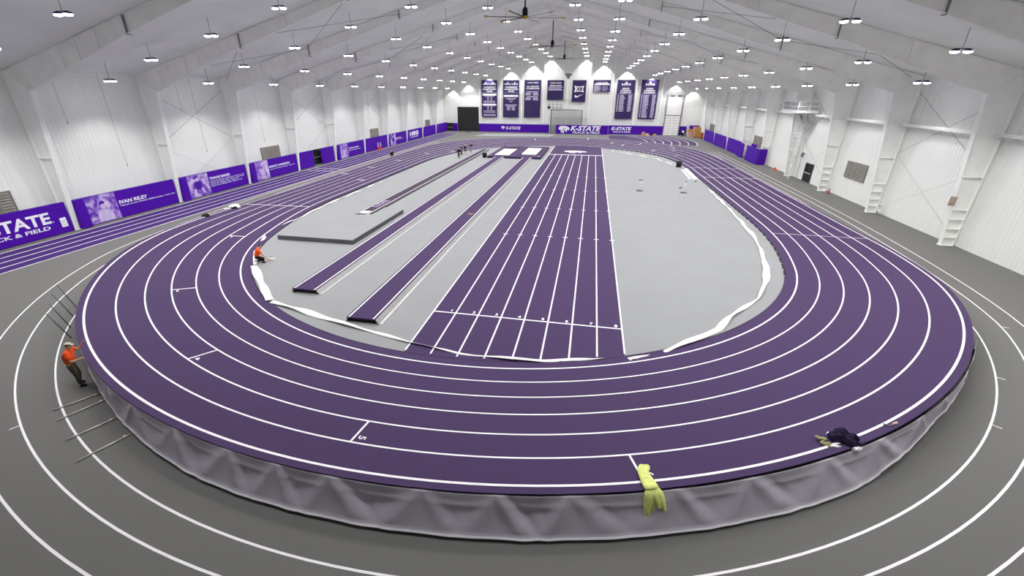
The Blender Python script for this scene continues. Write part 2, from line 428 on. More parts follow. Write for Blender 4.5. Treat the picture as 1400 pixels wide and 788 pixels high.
proto = make_light()
LIGHTS = []
for r, (dx, z) in enumerate(ROWS):
    x = XC+dx
    for k in range(-2, 10):
        y = 29.36+BAY*k
        t = proto if not LIGHTS else copy_tree(proto)
        t.location = (x, y, z)
        t['label'] = 'twin-head ceiling light, %s row from the left wall, %s from the far wall' % (NUM[r+1], NUM[10-k])
        t['group'] = 'hanging twin-head ceiling lights'
        LIGHTS.append((t, x, y, z))
hcable = {}
for t, x, y, z in LIGHTS:
    h = round(zceil(x)-z-0.16, 2)
    if h not in hcable: hcable[h] = MB().tube([(0, 0, 0.16), (0, 0, 0.16+h)], 0.014, 5).build('hanger', 'cable', t, world=False)
    else: inst(hcable[h], 'hanger', t, (0, 0, 0))
    o = link(bpy.data.objects.new('lamp', so if z < 10.5 else sl)); o.parent = t; o.location = (0, 0, -0.12)
# small lamps added close to the far wall to throw scallops of light on it
wl = bpy.data.lights.new('added_wall_lamp', 'SPOT'); wl.energy = WASH_W; wl.spot_size = math.radians(98); wl.spot_blend = 0.12; wl.shadow_soft_size = 0.05
wl2 = wl.copy(); wl2.energy = WASH_W*0.4
for r, (dx, z) in enumerate(ROWS):
    x = XC+dx; y = YB-0.72
    t = thing('added_wall_lamp', 'small added downlight washing the far wall, %s from the left corner' % NUM[r+1], 'wall lamp', (x, YB-0.04, z), 0, 'downlights added along the top of the far wall')
    MB().bar((x, YB-0.02, z+0.1), (x, y, z+0.1), 0.03).build('bracket', 'steel', t)
    c = MB().lathe([(0.05, 0.16), (0.08, 0.14), (0.08, 0.0), (0.072, 0.0)], (x, y, z), 12).build('can', 'steel', t)
    MB().lathe([(0.07, 0.0), (0.068, 0.01)], (x, y, z+0.03), 12).build('lens', 'lens', c)
    o = link(bpy.data.objects.new('lamp', wl2 if abs(dx) > 24 else wl)); o.parent = t; o.location = (0, -0.68, -0.02)

# ------------------------------------------------------------------ running track
CXN, CYN, RN = -5.13, 31.3, 18.17
XRS, XLS, YST, YMID = 13.8, -24.45, 38.5, 50.6
Z0, BANK, LW = 0.12, 0.137, 1.005
def bez(p0, p1, p2, p3, t):
    u = 1-t
    return tuple(u*u*u*a+3*u*u*t*b+3*u*t*t*c+t*t*t*d for a, b, c, d in zip(p0, p1, p2, p3))
def near_half():
    """inner line of the near bend, from the right straight clockwise (seen from above) to the left straight"""
    pts = []
    a0 = math.radians(-14); a1 = math.radians(180+16)
    e = (CXN+RN*math.cos(a0), CYN+RN*math.sin(a0)); tg = (-math.sin(a0), math.cos(a0))
    p3 = e; p0 = (XRS, YST); L = (YST-e[1])/2.7
    for i in range(24): pts.append(bez(p0, (XRS, YST-L), (e[0]+tg[0]*L, e[1]+tg[1]*L), p3, i/24))
    n = 120
    for i in range(n+1):
        a = a0+(a1-2*PI-a0)*i/n
        pts.append((CXN+RN*math.cos(a), CYN+RN*math.sin(a)))
    a = a1; e = (CXN+RN*math.cos(a), CYN+RN*math.sin(a)); tg = (math.sin(a), -math.cos(a))
    if tg[1] < 0: tg = (-tg[0], -tg[1])
    L = (YST-e[1])/2.7
    for i in range(1, 25): pts.append(bez(e, (e[0]+tg[0]*L, e[1]+tg[1]*L), (XLS, YST-L), (XLS, YST), i/24))
    return pts
near = near_half()
far = [(x, 2*YMID-y) for x, y in reversed(near)]
n_st = 14
lst = [(XLS, YST+(2*YMID-2*YST)*i/n_st) for i in range(1, n_st)]
rst = [(XRS, 2*YMID-YST-(2*YMID-2*YST)*i/n_st) for i in range(1, n_st)]
CURVE = near+lst+far+rst
NC = len(CURVE)
NORM = []
for i in range(NC):
    a = CURVE[i-1]; b = CURVE[(i+1) % NC]
    t = Vector((b[0]-a[0], b[1]-a[1])).normalized(); nrm = Vector((-t.y, t.x))
    c = Vector((CXN, YMID))-Vector(CURVE[i])
    if nrm.dot(c) > 0: nrm = -nrm
    NORM.append(nrm)
def sstep(a, b, x):
    t = max(0, min(1, (x-a)/(b-a))); return t*t*(3-2*t)
def bank_at(i):
    y = CURVE[i][1]; d = min(y, 2*YMID-y)
    return BANK*sstep(40.0, 24.0, d) if d > 24 else BANK
BK = [BANK*(1-sstep(20.0, 38.0, min(p[1], 2*YMID-p[1]))) for p in CURVE]
def tp(i, d, dz=0.0):
    p = CURVE[i]; n_ = NORM[i]
    return (p[0]+n_.x*d-(0.013*d if p[1] < YMID else 0)*BK[i]/BANK, p[1]+n_.y*d, Z0+BK[i]*d+dz)
def ring(d, dz=0.0, idx=None): return [tp(i, d, dz) for i in (idx if idx is not None else range(NC))]
DIN, DOUT = -0.62, 6*LW+0.24
trk = thing('running_track', 'raised purple oval running track with six lanes and banked bends', 'running track', (CXN, YMID, 0))
mb = MB()
ds = [DIN+(DOUT-DIN)*k/6 for k in range(7)]
for a, b in zip(ds, ds[1:]): mb.strip(ring(a), ring(b), True)
mb.strip(ring(DOUT), ring(DOUT, -0.05), True); mb.strip(ring(DOUT, -0.05), ring(DIN, -0.02), True); mb.strip(ring(DIN, -0.02), ring(DIN), True)
mb.build('surface', 'track', trk)
# inner kerb face: purple board along the left side and the bends
left_idx = [i for i in range(NC) if CURVE[i][0] < CXN+9 or CURVE[i][1] < 29]
def runs(idx):
    out = []; cur = [idx[0]]
    for a in idx[1:]:
        if a == cur[-1]+1: cur.append(a)
        else: out.append(cur); cur = [a]
    out.append(cur); return out
for rn in runs(left_idx):
    mb = MB(); A = [tp(i, DIN+0.02) for i in rn]; B = [(p[0], p[1], 0.0) for p in A]
    C = [tp(i, DIN+0.06) for i in rn]; D = [(p[0], p[1], 0.0) for p in C]
    mb.strip(A, B); mb.strip(C, D); mb.strip(A, C); mb.build('kerb_board', 'trackside', trk)
# lane lines
for k in range(7):
    wd = 0.06 if k in (0, 6) else 0.048
    mb = MB(); mb.strip(ring(k*LW-wd, 0.008), ring(k*LW+wd*0.3, 0.008), True); mb.build('lane_line', 'line', trk)
# black blocks stand in for the dark gap under the raised right inner edge
def arclen(idx, step, gap, i0=0.0):
    pts = [Vector(CURVE[i]) for i in idx]; out = []; s = 0; L = [0]
    for a, b in zip(pts, pts[1:]): L.append(L[-1]+(b-a).length)
    def at(q):
        for j in range(len(L)-1):
            if L[j+1] >= q:
                t = (q-L[j])/max(1e-6, L[j+1]-L[j]); p = pts[j].lerp(pts[j+1], t); n_ = NORM[idx[j]].lerp(NORM[idx[j+1]], t); return p, n_
        return pts[-1], NORM[idx[-1]]
    q = 0.1
    while q+step < L[-1]:
        out.append((at(q), at(q+step-gap))); q += step
    return out
ridx = [i for i in range(NC-60, NC) if CURVE[i][0] > 3.0]+[i for i in range(0, 70) if CURVE[i][1] > 24.5]
ridx = [i for i in range(NC) if (CURVE[i][1] > 50 and CURVE[i][0] > 3.2)]+[i for i in range(NC) if CURVE[i][1] <= 50 and CURVE[i][0] > 3 and CURVE[i][1] > 24.0 and i < 80 or (CURVE[i][1] <= 50 and i > NC-20)]
ridx = sorted(set(ridx), key=lambda i: (i-len(near)-len(lst)) % NC)
for (pa, na), (pb, nb) in arclen(ridx, 1.15, 0.16):
    a = pa+na*(DIN+0.03); b = pb+nb*(DIN+0.03)
    MB().bar((a.x, a.y, 0.05), (b.x, b.y, 0.05), 0.07, 0.1).build('dark_gap_block', 'black', trk)
    c = pb+nb*(DIN-0.01); d_ = (pb-pa).normalized()*0.14
    MB().bar((c.x, c.y, 0.05), (c.x+d_.x, c.y+d_.y, 0.05), 0.05, 0.085).build('support_pin', 'alu', trk)
# staggered marks across lanes with numbers
def near_index(x, y):
    return min(range(NC), key=lambda i: (CURVE[i][0]-x)**2+(CURVE[i][1]-y)**2)
def ang_index(x, y):
    """curve index whose normal passes through the point"""
    best = None
    for i in range(NC):
        v = Vector((x, y))-Vector(CURVE[i]); d = v.dot(NORM[i])
        if -1 < d < 9:
            e = (v-NORM[i]*d).length
            if best is None or e < best[0]: best = (e, i)
    return best[1]
def lane_mark(x, y, k, num=None, wd=0.06):
    i = ang_index(x, y); A = tp(i, (k-1)*LW, 0.01); B = tp(i, k*LW, 0.01)
    MB().bar(A, B, wd, 0.012).build('stagger_mark', 'line', trk)
    if num:
        n_ = NORM[i]; tgt = Vector((-n_.y, n_.x)); P = tp(i, k*LW-0.33, 0.02)
        put_text('lane_number', num, 0.3, 'line', trk, (P[0]+tgt.x*0.12, P[1]+tgt.y*0.12, P[2]), (0, 0, math.atan2(n_.y, n_.x)), bold=0.02)
lane_mark(-5.7, 8.4, 5, '5'); lane_mark(2.0, 8.9, 6, '6'); lane_mark(-13.4, 11.3, 4, '4'); lane_mark(-19.5, 16.6, 3, '3'); lane_mark(-22.0, 25.5, 2, '2')
for k in range(1, 7): lane_mark(-27.5, 34.0, k)
for k in range(1, 7): lane_mark(15.0, 34.0, k, wd=0.03)
for k in range(1, 7): lane_mark(15.5, 57.0, k)
for k in range(1, 7): lane_mark(14.5, 65.0, k)
for k in (2, 4, 5, 6): lane_mark(13.5, 72.0+2*k, k)
for x, y, k in ((-30.5, 51, 6), (-29, 56, 5), (-27, 62, 4), (-26, 47, 2), (-24.8, 70, 3), (-24, 75, 1), (-12, 95, 5), (0, 95, 6), (5, 92, 4), (8, 91, 3), (11, 90, 5), (14, 84, 2)): lane_mark(x, y, k, wd=0.12)

# tarp skirt hung from the banked outer edge of the near bend
def skirt():
    mbs = MB(); hem = MB(); NU, NV = 620, 26
    a0, a1 = math.radians(-122), math.radians(-33)
    rows = []; rnd = random.Random(3)
    att = []; a = a0
    while a < a1+0.2: att.append(a); a += rnd.uniform(0.062, 0.104)
    for iu in range(NU+1):
        a = a0+(a1-a0)*iu/NU
        j = max(k for k in range(len(att)) if att[k] <= a+1e-9); j = min(j, len(att)-2)
        u = (a-att[j])/(att[j+1]-att[j]); seed = j*2.17
        c = Vector((math.cos(a), math.sin(a)))
        deg = math.degrees(a)
        lift = 0.0
        flare = sstep(-120, -97, deg)*(1-sstep(-62, -46, deg))
        if deg > -56.8:
            q = (deg+56.8)/24.0; lift = 0.07+0.16*min(1, q*1.1)+0.05*math.sin(q*23)
        col_ = []
        bx = CXN+RN*c.x; by = CYN+RN*c.y
        for iv in range(NV+1):
            v = iv/NV
            d = DOUT+0.01+flare*(0.34*v+0.10*v*v)+0.02*v
            zt = Z0+BANK*DOUT-0.025-0.02*math.sin(PI*u)
            zb = 0.09+lift
            z = zt+(zb-zt)*v
            # folds radiate from the fixing points and sag between them
            env = math.sin(PI*min(1, v*1.05))**0.7 if v < 0.95 else 0.25
            w1 = 0.07+0.07*v; w2 = 0.06+0.08*v
            f = 0.075*math.exp(-((u-0.03-0.34*v)/w1)**2)+0.06*math.exp(-((u-0.97+0.30*v)/w2)**2)
            f -= 0.05*math.exp(-((u-0.16-0.42*v)/0.07)**2)*(0.7+0.3*math.sin(seed))
            f -= 0.07*math.exp(-((u-0.5)/0.25)**2)*math.sin(PI*v)
            f += 0.012*math.sin(5*u+4*v+seed*3)*v
            sag = math.sin(PI*u)*math.exp(-((v-0.2-0.12*math.sin(PI*u))/0.07)**2)
            d += env*f*(0.95+0.3*math.sin(seed*1.7))+0.03*sag
            if v > 0.93: d += 0.04*(v-0.93)/0.07
            col_.append((bx+c.x*d, by+c.y*d, z))
        rows.append(col_)
    cut = NV-1
    vs = [p for r_ in rows for p in r_]; W_ = NV+1
    mbs.add(vs, [(i*W_+j, i*W_+j+1, (i+1)*W_+j+1, (i+1)*W_+j) for i in range(NU) for j in range(1, cut)], 0, True)
    hem.add(vs, [(i*W_+j, i*W_+j+1, (i+1)*W_+j+1, (i+1)*W_+j) for i in range(NU) for j in list(range(cut, NV))+[0]], 0, True)
    t = thing('tarp_skirt', 'grey tarp skirt draped in folds below the banked near bend', 'tarp', (CXN, CYN-25, 0))
    mbs.build('cloth', 'tarp', t); hem.build('hem', 'tarphem', t)
skirt()
# posts that carry the raised edge
for i, a in enumerate([-150+6.5*k for k in range(19)]):
    ii = ang_index(CXN+(RN+5)*math.cos(math.radians(a)), CYN+(RN+5)*math.sin(math.radians(a)))
    p = tp(ii, DOUT-0.25, -0.08)
    MB().bar((p[0], p[1], 0), p, 0.07).build('support_post', 'darkgrey', trk)

# ------------------------------------------------------------------ infield, sprint track, outer lanes
inf = ring(DIN+0.01)
infield = struct(MB().add([(p[0], p[1], 0.012) for p in inf], [tuple(range(NC))]).build('floor_infield', 'infield'))
SXL, SXR = -6.68, 2.03
spr = thing('sprint_track', 'flat purple eight-lane sprint straight down the infield', 'sprint track', (-2.3, 50, 0.012))
def curve_y(x, far_=False):
    best = [p for p in ring(DIN) if abs(p[0]-x) < 0.6 and ((p[1] > YMID) == far_)]
    return sum(p[1] for p in best)/max(1, len(best))
bx = [SXL+(SXR-SXL)*i/16 for i in range(17)]
lo = [(x, curve_y(x)-0.05, 0.03) for x in bx]; hi = [(x, curve_y(x, True)+0.02, 0.03) for x in bx]
mb = MB(); mb.strip(lo, hi, smooth=False); mb.build('surface', 'track', spr)
YS, YFI = 17.43, 75.2
for k in range(9):
    x = SXL+(SXR-SXL)*k/8; ye = YFI if 0 < k < 8 else curve_y(x, True)
    ys = curve_y(x)+0.12
    MB().box(x-0.035, x+0.035, ys, ye, 0.03, 0.037).build('lane_line', 'line', spr)
MB().box(SXL, SXR, YS-0.04, YS+0.04, 0.03, 0.038).build('start_line', 'line', spr)
MB().box(SXL, SXR, YFI-0.22, YFI+0.22, 0.03, 0.036).build('finish_line', 'line', spr)
for k in range(8):
    x = SXL+(SXR-SXL)*(k+1)/8
    put_text('lane_number', str(k+1), 0.3, 'line', spr, (x-0.33, YS+0.12, 0.04), 'U', bold=0.02)
    for yy in (30.2, 38.5, 46.8, 55.0):
        MB().box(x-0.17, x-0.05, yy-0.05, yy+0.05, 0.03, 0.038).build('hurdle_mark', 'line', spr)
        MB().box(x+0.05, x+0.17, yy-0.05, yy+0.05, 0.03, 0.038).build('hurdle_mark', 'line', spr)
# wildcat-head emblem: outline used on the floor and on the far wall banners
CAT = [(0.0, 0.62), (0.06, 0.86), (0.18, 0.97), (0.36, 1.0), (0.58, 0.99), (0.80, 0.92), (0.93, 0.80), (1.0, 0.66), (0.98, 0.50), (0.90, 0.42), (0.84, 0.50), (0.76, 0.52), (0.80, 0.38), (0.74, 0.22), (0.66, 0.18), (0.66, 0.30), (0.58, 0.38), (0.50, 0.30), (0.52, 0.12), (0.46, 0.0), (0.34, 0.03), (0.24, 0.14), (0.20, 0.30), (0.26, 0.46), (0.14, 0.44), (0.05, 0.50)]
CATHOLES = [[(0.30, 0.62), (0.48, 0.66), (0.66, 0.60), (0.60, 0.56), (0.46, 0.60)], [(0.34, 0.40), (0.44, 0.52), (0.62, 0.50), (0.50, 0.46), (0.40, 0.34)], [(0.30, 0.20), (0.36, 0.32), (0.42, 0.18), (0.36, 0.12)]]
def emblem(parent, fn, m1, m2, t=0.01):
    MB().prism(CAT, fn, 0.0, t).build('emblem', m1, parent)
    for h in CATHOLES: MB().prism(h, fn, t, t+0.006).build('emblem_line', m2, parent)
emblem(spr, lambda a, b, t: (-4.45+3.9*a, 77.7+3.0*b, 0.03+t), 'line', 'track')
# outer flat lanes: straight along the left wall, ring lines on the grey floor
lanes = thing('outer_straight', 'four flat purple lanes along the left wall', 'running lanes', (-34.5, 45, 0))
MB().box(-36.5, -32.4, YF, 109, 0.002, 0.012).build('surface', 'straight', lanes)
for k in range(5):
    x = -36.5+1.025*k
    MB().box(x-0.035, x+0.035, YF, 109, 0.012, 0.018).build('lane_line', 'line', lanes)
for yy in (52.5, 54.3):
    MB().box(-36.5, -32.4, yy-0.05, yy+0.05, 0.012, 0.019).build('cross_line', 'line', lanes)
def ring_line(r, cx, cy, xl, xr, parent, wd=0.06):
    L = []
    a0, a1 = math.radians(-22), math.radians(-158)
    pts = []
    s = (cx+r*math.cos(a0), cy+r*math.sin(a0)); tg = (-math.sin(a0), math.cos(a0))
    top = (xr, 48.0); LL = 8
    for i in range(16): pts.append(bez((xr, 48.0), (xr, 48.0-LL), (s[0]+tg[0]*5, s[1]+tg[1]*5), s, i/16))
    pts = [(xr, 85.0)]+pts
    for i in range(91):
        a = a0+(a1-a0)*i/90; pts.append((cx+r*math.cos(a), cy+r*math.sin(a)))
    e = pts[-1]; tg = (math.sin(a1), -math.cos(a1)); tg = (-abs(tg[0]), abs(tg[1]))
    for i in range(1, 17): pts.append(bez(e, (e[0]+tg[0]*5, e[1]+tg[1]*5), (xl, 48-LL), (xl, 48.0), i/16))
    pts.append((xl, 90.0))
    A, B = [], []
    for i, p in enumerate(pts):
        q = Vector(pts[min(i+1, len(pts)-1)])-Vector(pts[max(i-1, 0)]); q.normalize(); nn = Vector((-q.y, q.x))
        A.append((p[0]+nn.x*wd/2, p[1]+nn.y*wd/2, 0.006)); B.append((p[0]-nn.x*wd/2, p[1]-nn.y*wd/2, 0.006))
    mb = MB(); mb.strip(A, B); return mb.build('ring_line', 'line', parent)
ring_line(23.87, -4.82, 29.24, -30.55, 20.36, floor)
ring_line(25.44, -5.03, 30.03, -31.35, 21.14, floor)
ring_line(26.52, -5.13, 30.22, -32.1, 21.98, floor)
for cx_, cy_, r_, deg in ((-5.03, 30.03, 25.44, -117.6), (-5.13, 30.22, 26.52, -110.8), (-5.03, 30.03, 25.44, -20.5), (-4.82, 29.24, 23.87, -32.0), (-4.82, 29.24, 23.87, -41.0)):
    c_, s_ = math.cos(math.radians(deg)), math.sin(math.radians(deg))
    MB().bar((cx_+c_*(r_+0.03), cy_+s_*(r_+0.03), 0.006), (cx_+c_*(r_+0.25), cy_+s_*(r_+0.25), 0.006), 0.035, 0.004).build('tick_mark', 'line', floor)
# curved purple apron at the far right, outside the bend
apr = thing('curved_apron', 'purple floor apron with curved white lines at the far right corner', 'floor marking', (17, 104, 0))
def arc_at(x0, n_=18):
    # from the bottom (x0, 94.5) bulging right, back to the far line
    return [bez((x0, 94.3), (x0+1.6, 99.5), (x0+1.5, 106.5), (x0-2.6, 112.2), i/n_) for i in range(n_+1)]
o_ = arc_at(20.35); l_ = [(max(-3.0, 20.35-26), y) for x, y in o_]
l_ = [(4.0 if y > 96 else 8.0, y) for x, y in o_]
mb = MB(); mb.strip([(x, y, 0.008) for x, y in o_], [(x, y, 0.008) for x, y in l_], smooth=False); mb.build('surface', 'track', apr)
for k in range(7):
    A = arc_at(20.3-1.62*k); mb = MB()
    mb.strip([(x-0.06, y, 0.016) for x, y in A], [(x+0.06, y, 0.016) for x, y in A]); mb.build('arc_line', 'line', apr)
# pale floor sheet behind the far bend
tag(MB().prism([(-27.2, 104.2), (-25.5, 110.4), (-8.6, 112.3), (-9.5, 106.5)], lambda a, b, t: (a, b, t), 0.0, 0.02).build('floor_sheet', 'infield'), 'pale protective sheet lying on the floor before the far wall', 'floor sheet')
# ------------------------------------------------------------------ padded panels along the left wall
PADH = 2.17
def pad(name, x0, x1, y0, y1, label, group, h=PADH, m='pad', t=None):
    """padded board with slightly rounded edges; returns the thing"""
    t = thing(name, label, 'wall pad', ((x0+x1)/2, (y0+y1)/2, 0), 0, group)
    e = 0.03; bm = bmesh.new()
    bmesh.ops.create_cube(bm, size=1)
    for v in bm.verts: v.co = Vector(((x0+x1)/2+v.co.x*(x1-x0), (y0+y1)/2+v.co.y*(y1-y0), 0.01+h/2+v.co.z*(h-0.02)))
    bmesh.ops.bevel(bm, geom=list(bm.edges), offset=e, segments=2, affect='EDGES')
    l = t.location
    for v in bm.verts: v.co -= Vector(l)
    me = bpy.data.meshes.new('cover'); bm.to_mesh(me); bm.free(); me.materials.append(M[m])
    o = link(bpy.data.objects.new('cover', me)); o.parent = t
    return t
PX = -37.3
GL = 'purple pads along the left wall'
def figure(parent, y, z, s, style):
    """plain head-and-shoulders shapes of a printed athlete, flat on the pad"""
    def blob(pts, m, t): MB().prism([(y+a*s, z+b*s) for a, b in pts], lambda a, b, tt: (tt, a, b), PX+0.006, PX+t).build('print_shape', m, parent)
    if style == 0:
        blob([(-0.55, -1.05), (-0.6, -0.5), (-0.35, -0.12), (0.05, -0.05), (0.45, -0.2), (0.65, -0.6), (0.7, -1.05)], 'figlight', 0.010)
        blob([(-0.12, -0.05), (-0.2, 0.15), (-0.16, 0.42), (0.0, 0.52), (0.17, 0.42), (0.2, 0.15), (0.1, -0.06)], 'figlight', 0.012)
        blob([(-0.22, 0.2), (-0.22, 0.48), (0.0, 0.62), (0.22, 0.5), (0.2, 0.36), (-0.1, 0.36)], 'figdark', 0.014)
    elif style == 1:
        blob([(-0.5, -0.25), (-0.45, 0.2), (-0.15, 0.4), (0.25, 0.4), (0.55, 0.15), (0.5, -0.25), (0.3, -0.5), (-0.3, -0.5)], 'figdark', 0.010)
        blob([(-0.18, 0.32), (-0.2, 0.62), (0.0, 0.78), (0.2, 0.62), (0.18, 0.32)], 'figlight', 0.012)
        blob([(-0.2, 0.58), (-0.16, 0.82), (0.06, 0.88), (0.24, 0.72), (0.1, 0.7)], 'figdark', 0.014)
        blob([(-0.5, -0.3), (-0.7, -1.0), (-0.5, -1.0), (-0.28, -0.45)], 'figlight', 0.012)
        blob([(0.5, -0.3), (0.75, -0.95), (0.55, -1.0), (0.3, -0.45)], 'figlight', 0.012)
        blob([(-0.25, -0.5), (-0.2, -0.95), (0.2, -0.95), (0.25, -0.5)], 'figmid', 0.011)
    else:
        blob([(-0.15, -1.0), (-0.45, 0.1), (-0.25, 0.2), (0.0, 0.05), (0.35, 0.5), (0.5, 0.35), (0.25, -0.2), (0.45, -1.0), (0.2, -1.0), (0.05, -0.4)], 'figlight', 0.010)
        blob([(-0.1, 0.2), (-0.12, 0.45), (0.05, 0.55), (0.2, 0.42), (0.15, 0.2)], 'figmid', 0.012)
def photo(t, y0, y1, m):
    MB().box(PX, PX+0.006, y0, y1, 0.06, PADH-0.03).build('photo_print', m, t)
def title(t, s, y0, y1, z0, z1, m='print', bold=0.02, sh=0.0):
    put_text('lettering', s, 1.0, m, t, (PX+0.006, y0, z0), 'L', bold=bold, shear=sh, width=y1-y0, height=z1-z0)
def bay(b): return Y0+BAY*b+0.2, Y0+BAY*(b+1)-0.2
def endpad(b, lab):
    ya, yb = bay(b); pad('wall_pad', PX-0.1, -37.0, ya, ya+0.72, lab, GL)
a, e = bay(-1); t = pad('wall_pad', PX-0.14, PX, a, e, 'large purple pad with white track and field lettering and a white notice', GL)
title(t, 'K-STATE', 18.7, 23.35, 0.9, 1.7, bold=0.03); MB().box(PX, PX+0.008, 23.43, 23.5, 0.93, 1.0).build('lettering_dot', 'print', t)
title(t, 'TRACK & FIELD', 18.75, 23.14, 0.5, 0.76, bold=0.02)
MB().box(PX, PX+0.012, 23.87, 24.27, 0.46, 1.12).build('notice', 'white', t)
for k in range(3): MB().box(PX+0.012, PX+0.014, 23.93, 24.2, 0.6+0.14*k, 0.63+0.14*k).build('notice_line', 'midgrey', t)
endpad(0, 'narrow plain purple pad beside the column, before the first portrait pad')
a, e = bay(0); t = pad('wall_pad', PX-0.14, PX, a+0.74, e, 'purple pad with a portrait print and the name IVAN RILEY', GL)
photo(t, 25.75, 28.19, 'photo_a'); figure(t, 27.05, 1.1, 0.95, 0)
title(t, 'IVAN RILEY', 28.37, 30.83, 1.1, 1.39, bold=0.03); title(t, 'Olympic Bronze Medalist (400M Hurdles) - Paris 1924', 28.38, 33.5, 0.9, 1.02, bold=0.01)
endpad(1, 'narrow plain purple pad beside the column, before the pad of a crouching athlete')
a, e = bay(1); t = pad('wall_pad', PX-0.14, PX, a+0.74, e, 'purple pad with a crouching athlete print and the name THANE BAKER', GL)
photo(t, 34.95, 37.55, 'photo_b'); figure(t, 36.2, 1.2, 0.95, 1)
title(t, 'THANE BAKER', 37.7, 40.46, 1.38, 1.62, bold=0.03)
for k, s in enumerate(('Olympic Gold Medalist 4x100M Relay - Melbourne 1956', 'Olympic Silver Medalist 100M - Melbourne 1956, Helsinki', 'Olympic Silver Medalist 200M - Helsinki 1952', 'Olympic Bronze Medalist 200M - Melbourne 1956')):
    title(t, s, 37.7, (42.4, 42.35, 41.6, 42.0)[k], 1.17-0.165*k, 1.28-0.165*k, bold=0.012)
endpad(2, 'narrow plain purple pad beside the column, before the leaping athlete pad')
a, e = bay(2); t = pad('wall_pad', PX-0.14, PX, a+0.74, e, 'purple pad with a leaping athlete print and the name KENNY HARRISON', GL)
photo(t, 44.2, 46.45, 'photo_c'); figure(t, 45.3, 1.1, 0.9, 2)
title(t, 'KENNY HARRISON', 46.6, 50.4, 1.17, 1.4, bold=0.03); title(t, 'Olympic Gold Medalist (Triple Jump) - Atlanta 1996', 46.62, 51.4, 0.92, 1.03, bold=0.012)
pad('wall_pad', PX-0.14, PX, 52.6, 55.65, 'plain purple pad on the camera side of the dark doorway, left wall', GL)
pad('wall_pad', PX-0.14, PX, 57.68, 61.0, 'plain purple pad just beyond the dark doorway, left wall', GL)
endpad(4, 'narrow plain purple pad beside the column, beyond the dark doorway')
a, e = bay(4); t = pad('wall_pad', PX-0.14, PX, a+0.74, e, 'purple pad with a pale athlete print and two rows of white text', GL)
photo(t, 62.75, 65.05, 'photo_d'); figure(t, 64.0, 1.1, 0.95, 2)
title(t, 'AUSTRA SKUJYTE', 65.17, 68.4, 1.15, 1.4, bold=0.03); title(t, 'Olympic Silver Medalist (Heptathlon) - Athens 2004', 65.17, 68.95, 0.9, 1.04, bold=0.012)
a, e = bay(5); pad('wall_pad', PX-0.14, PX, a, e, 'plain purple pad behind the two red and white cones', GL)
a, e = bay(6); t = pad('wall_pad', PX-0.14, PX, a, e, 'purple pad with a tall pale print and a short white name', GL)
photo(t, 80.85, 83.22, 'photo_e'); figure(t, 82.0, 1.1, 0.95, 1)
title(t, 'ERIK KYNARD', 83.26, 85.78, 1.08, 1.28, bold=0.03); title(t, 'Olympic Medalist (High Jump) - London 2012', 83.26, 86.9, 0.88, 1.0, bold=0.012)
a, e = bay(7); t = pad('wall_pad', PX-0.14, PX, a, e, 'purple pad with one big white word over a small line', GL)
title(t, 'HIRE', 90.5, 95.4, 0.94, 1.74, bold=0.05); title(t, 'TRACK & FIELD FAMILY', 90.7, 95.2, 0.55, 0.76, bold=0.02)
a, e = bay(8); pad('wall_pad', PX-0.14, PX, a, e, 'plain purple pad, second from the far corner on the left wall', GL)
a, e = bay(9); pad('wall_pad', PX-0.14, PX, a, e, 'plain purple pad nearest the far corner on the left wall', GL)
# right wall pads
GR = 'purple pads along the right wall'
pad('wall_pad', 24.1, 24.24, 98.9, 106.7, 'plain purple pad nearest the far corner on the right wall', GR)
pad('wall_pad', 24.0, 24.14, 88.9, 97.6, 'plain purple pad second from the far corner on the right wall', GR)
pad('wall_pad', 24.05, 24.19, 80.2, 88.2, 'long plain purple pad beyond the gap on the right wall', GR)
pad('wall_pad', 23.6, 23.74, 77.4, 80.15, 'proud purple pad on the far side of the gap, right wall', GR)
pad('wall_pad', 23.5, 23.64, 70.3, 75.5, 'proud purple pad nearest the camera on the right wall', GR)
pad('wall_pad', 23.66, 24.7, 70.2, 70.34, 'purple return pad closing the end of the right wall row', GR)
pad('wall_pad', 24.05, 24.19, 73.4, 75.5, 'short purple pad standing behind the proud pad, right wall', GR, h=2.45)

# ------------------------------------------------------------------ far wall: pads, banners, doors
GB = 'purple pads along the far wall'
def bpad(x0, x1, y, label, h=1.98):
    return pad('wall_pad', x0, x1, y, y+0.12, label, GB, h=h)
YP = YB-0.46
def btitle(t, s, x0, x1, z0, z1, y, m='print', bold=0.03, sh=0.0):
    put_text('lettering', s, 1.0, m, t, (x0, y-0.004, z0), 'B', bold=bold, shear=sh, width=x1-x0, height=z1-z0)
t = bpad(-28.7, -10.6, YP, 'long purple pad right of the black door with small white lettering')
btitle(t, 'K-STATE', -21.6, -17.8, 0.68, 1.4, YP, sh=0.25)
emblem(t, lambda a, b, tt: (-22.8+0.95*a, YP-0.004-tt, 0.68+0.75*b), 'print', 'pad')
t = bpad(-8.75, 3.8, 114.0, 'purple pad with the big white wildcat emblem and track and field lettering', h=2.12)
btitle(t, 'K-STATE', -5.2, 2.1, 0.78, 1.95, 114.0, sh=0.28, bold=0.04); btitle(t, 'TRACK & FIELD', -4.7, 1.95, 0.18, 0.62, 114.0, sh=0.15, bold=0.03)
emblem(t, lambda a, b, tt: (-8.1+2.7*a, 114.0-0.004-tt, 0.15+1.75*b), 'print', 'pad')
t = bpad(3.9, 16.7, YP, 'purple pad left of the white tall door with smaller white lettering', h=2.05)
btitle(t, 'K-STATE', 4.6, 9.35, 0.95, 1.72, YP, sh=0.25, bold=0.04); btitle(t, 'TRACK & FIELD', 5.0, 9.2, 0.42, 0.74, YP, sh=0.1)
bpad(20.35, 22.0, YP, 'plain purple pad right of the white tall door', h=2.1)
bpad(22.6, 24.9, YP, 'plain purple pad in the far right corner', h=2.3)
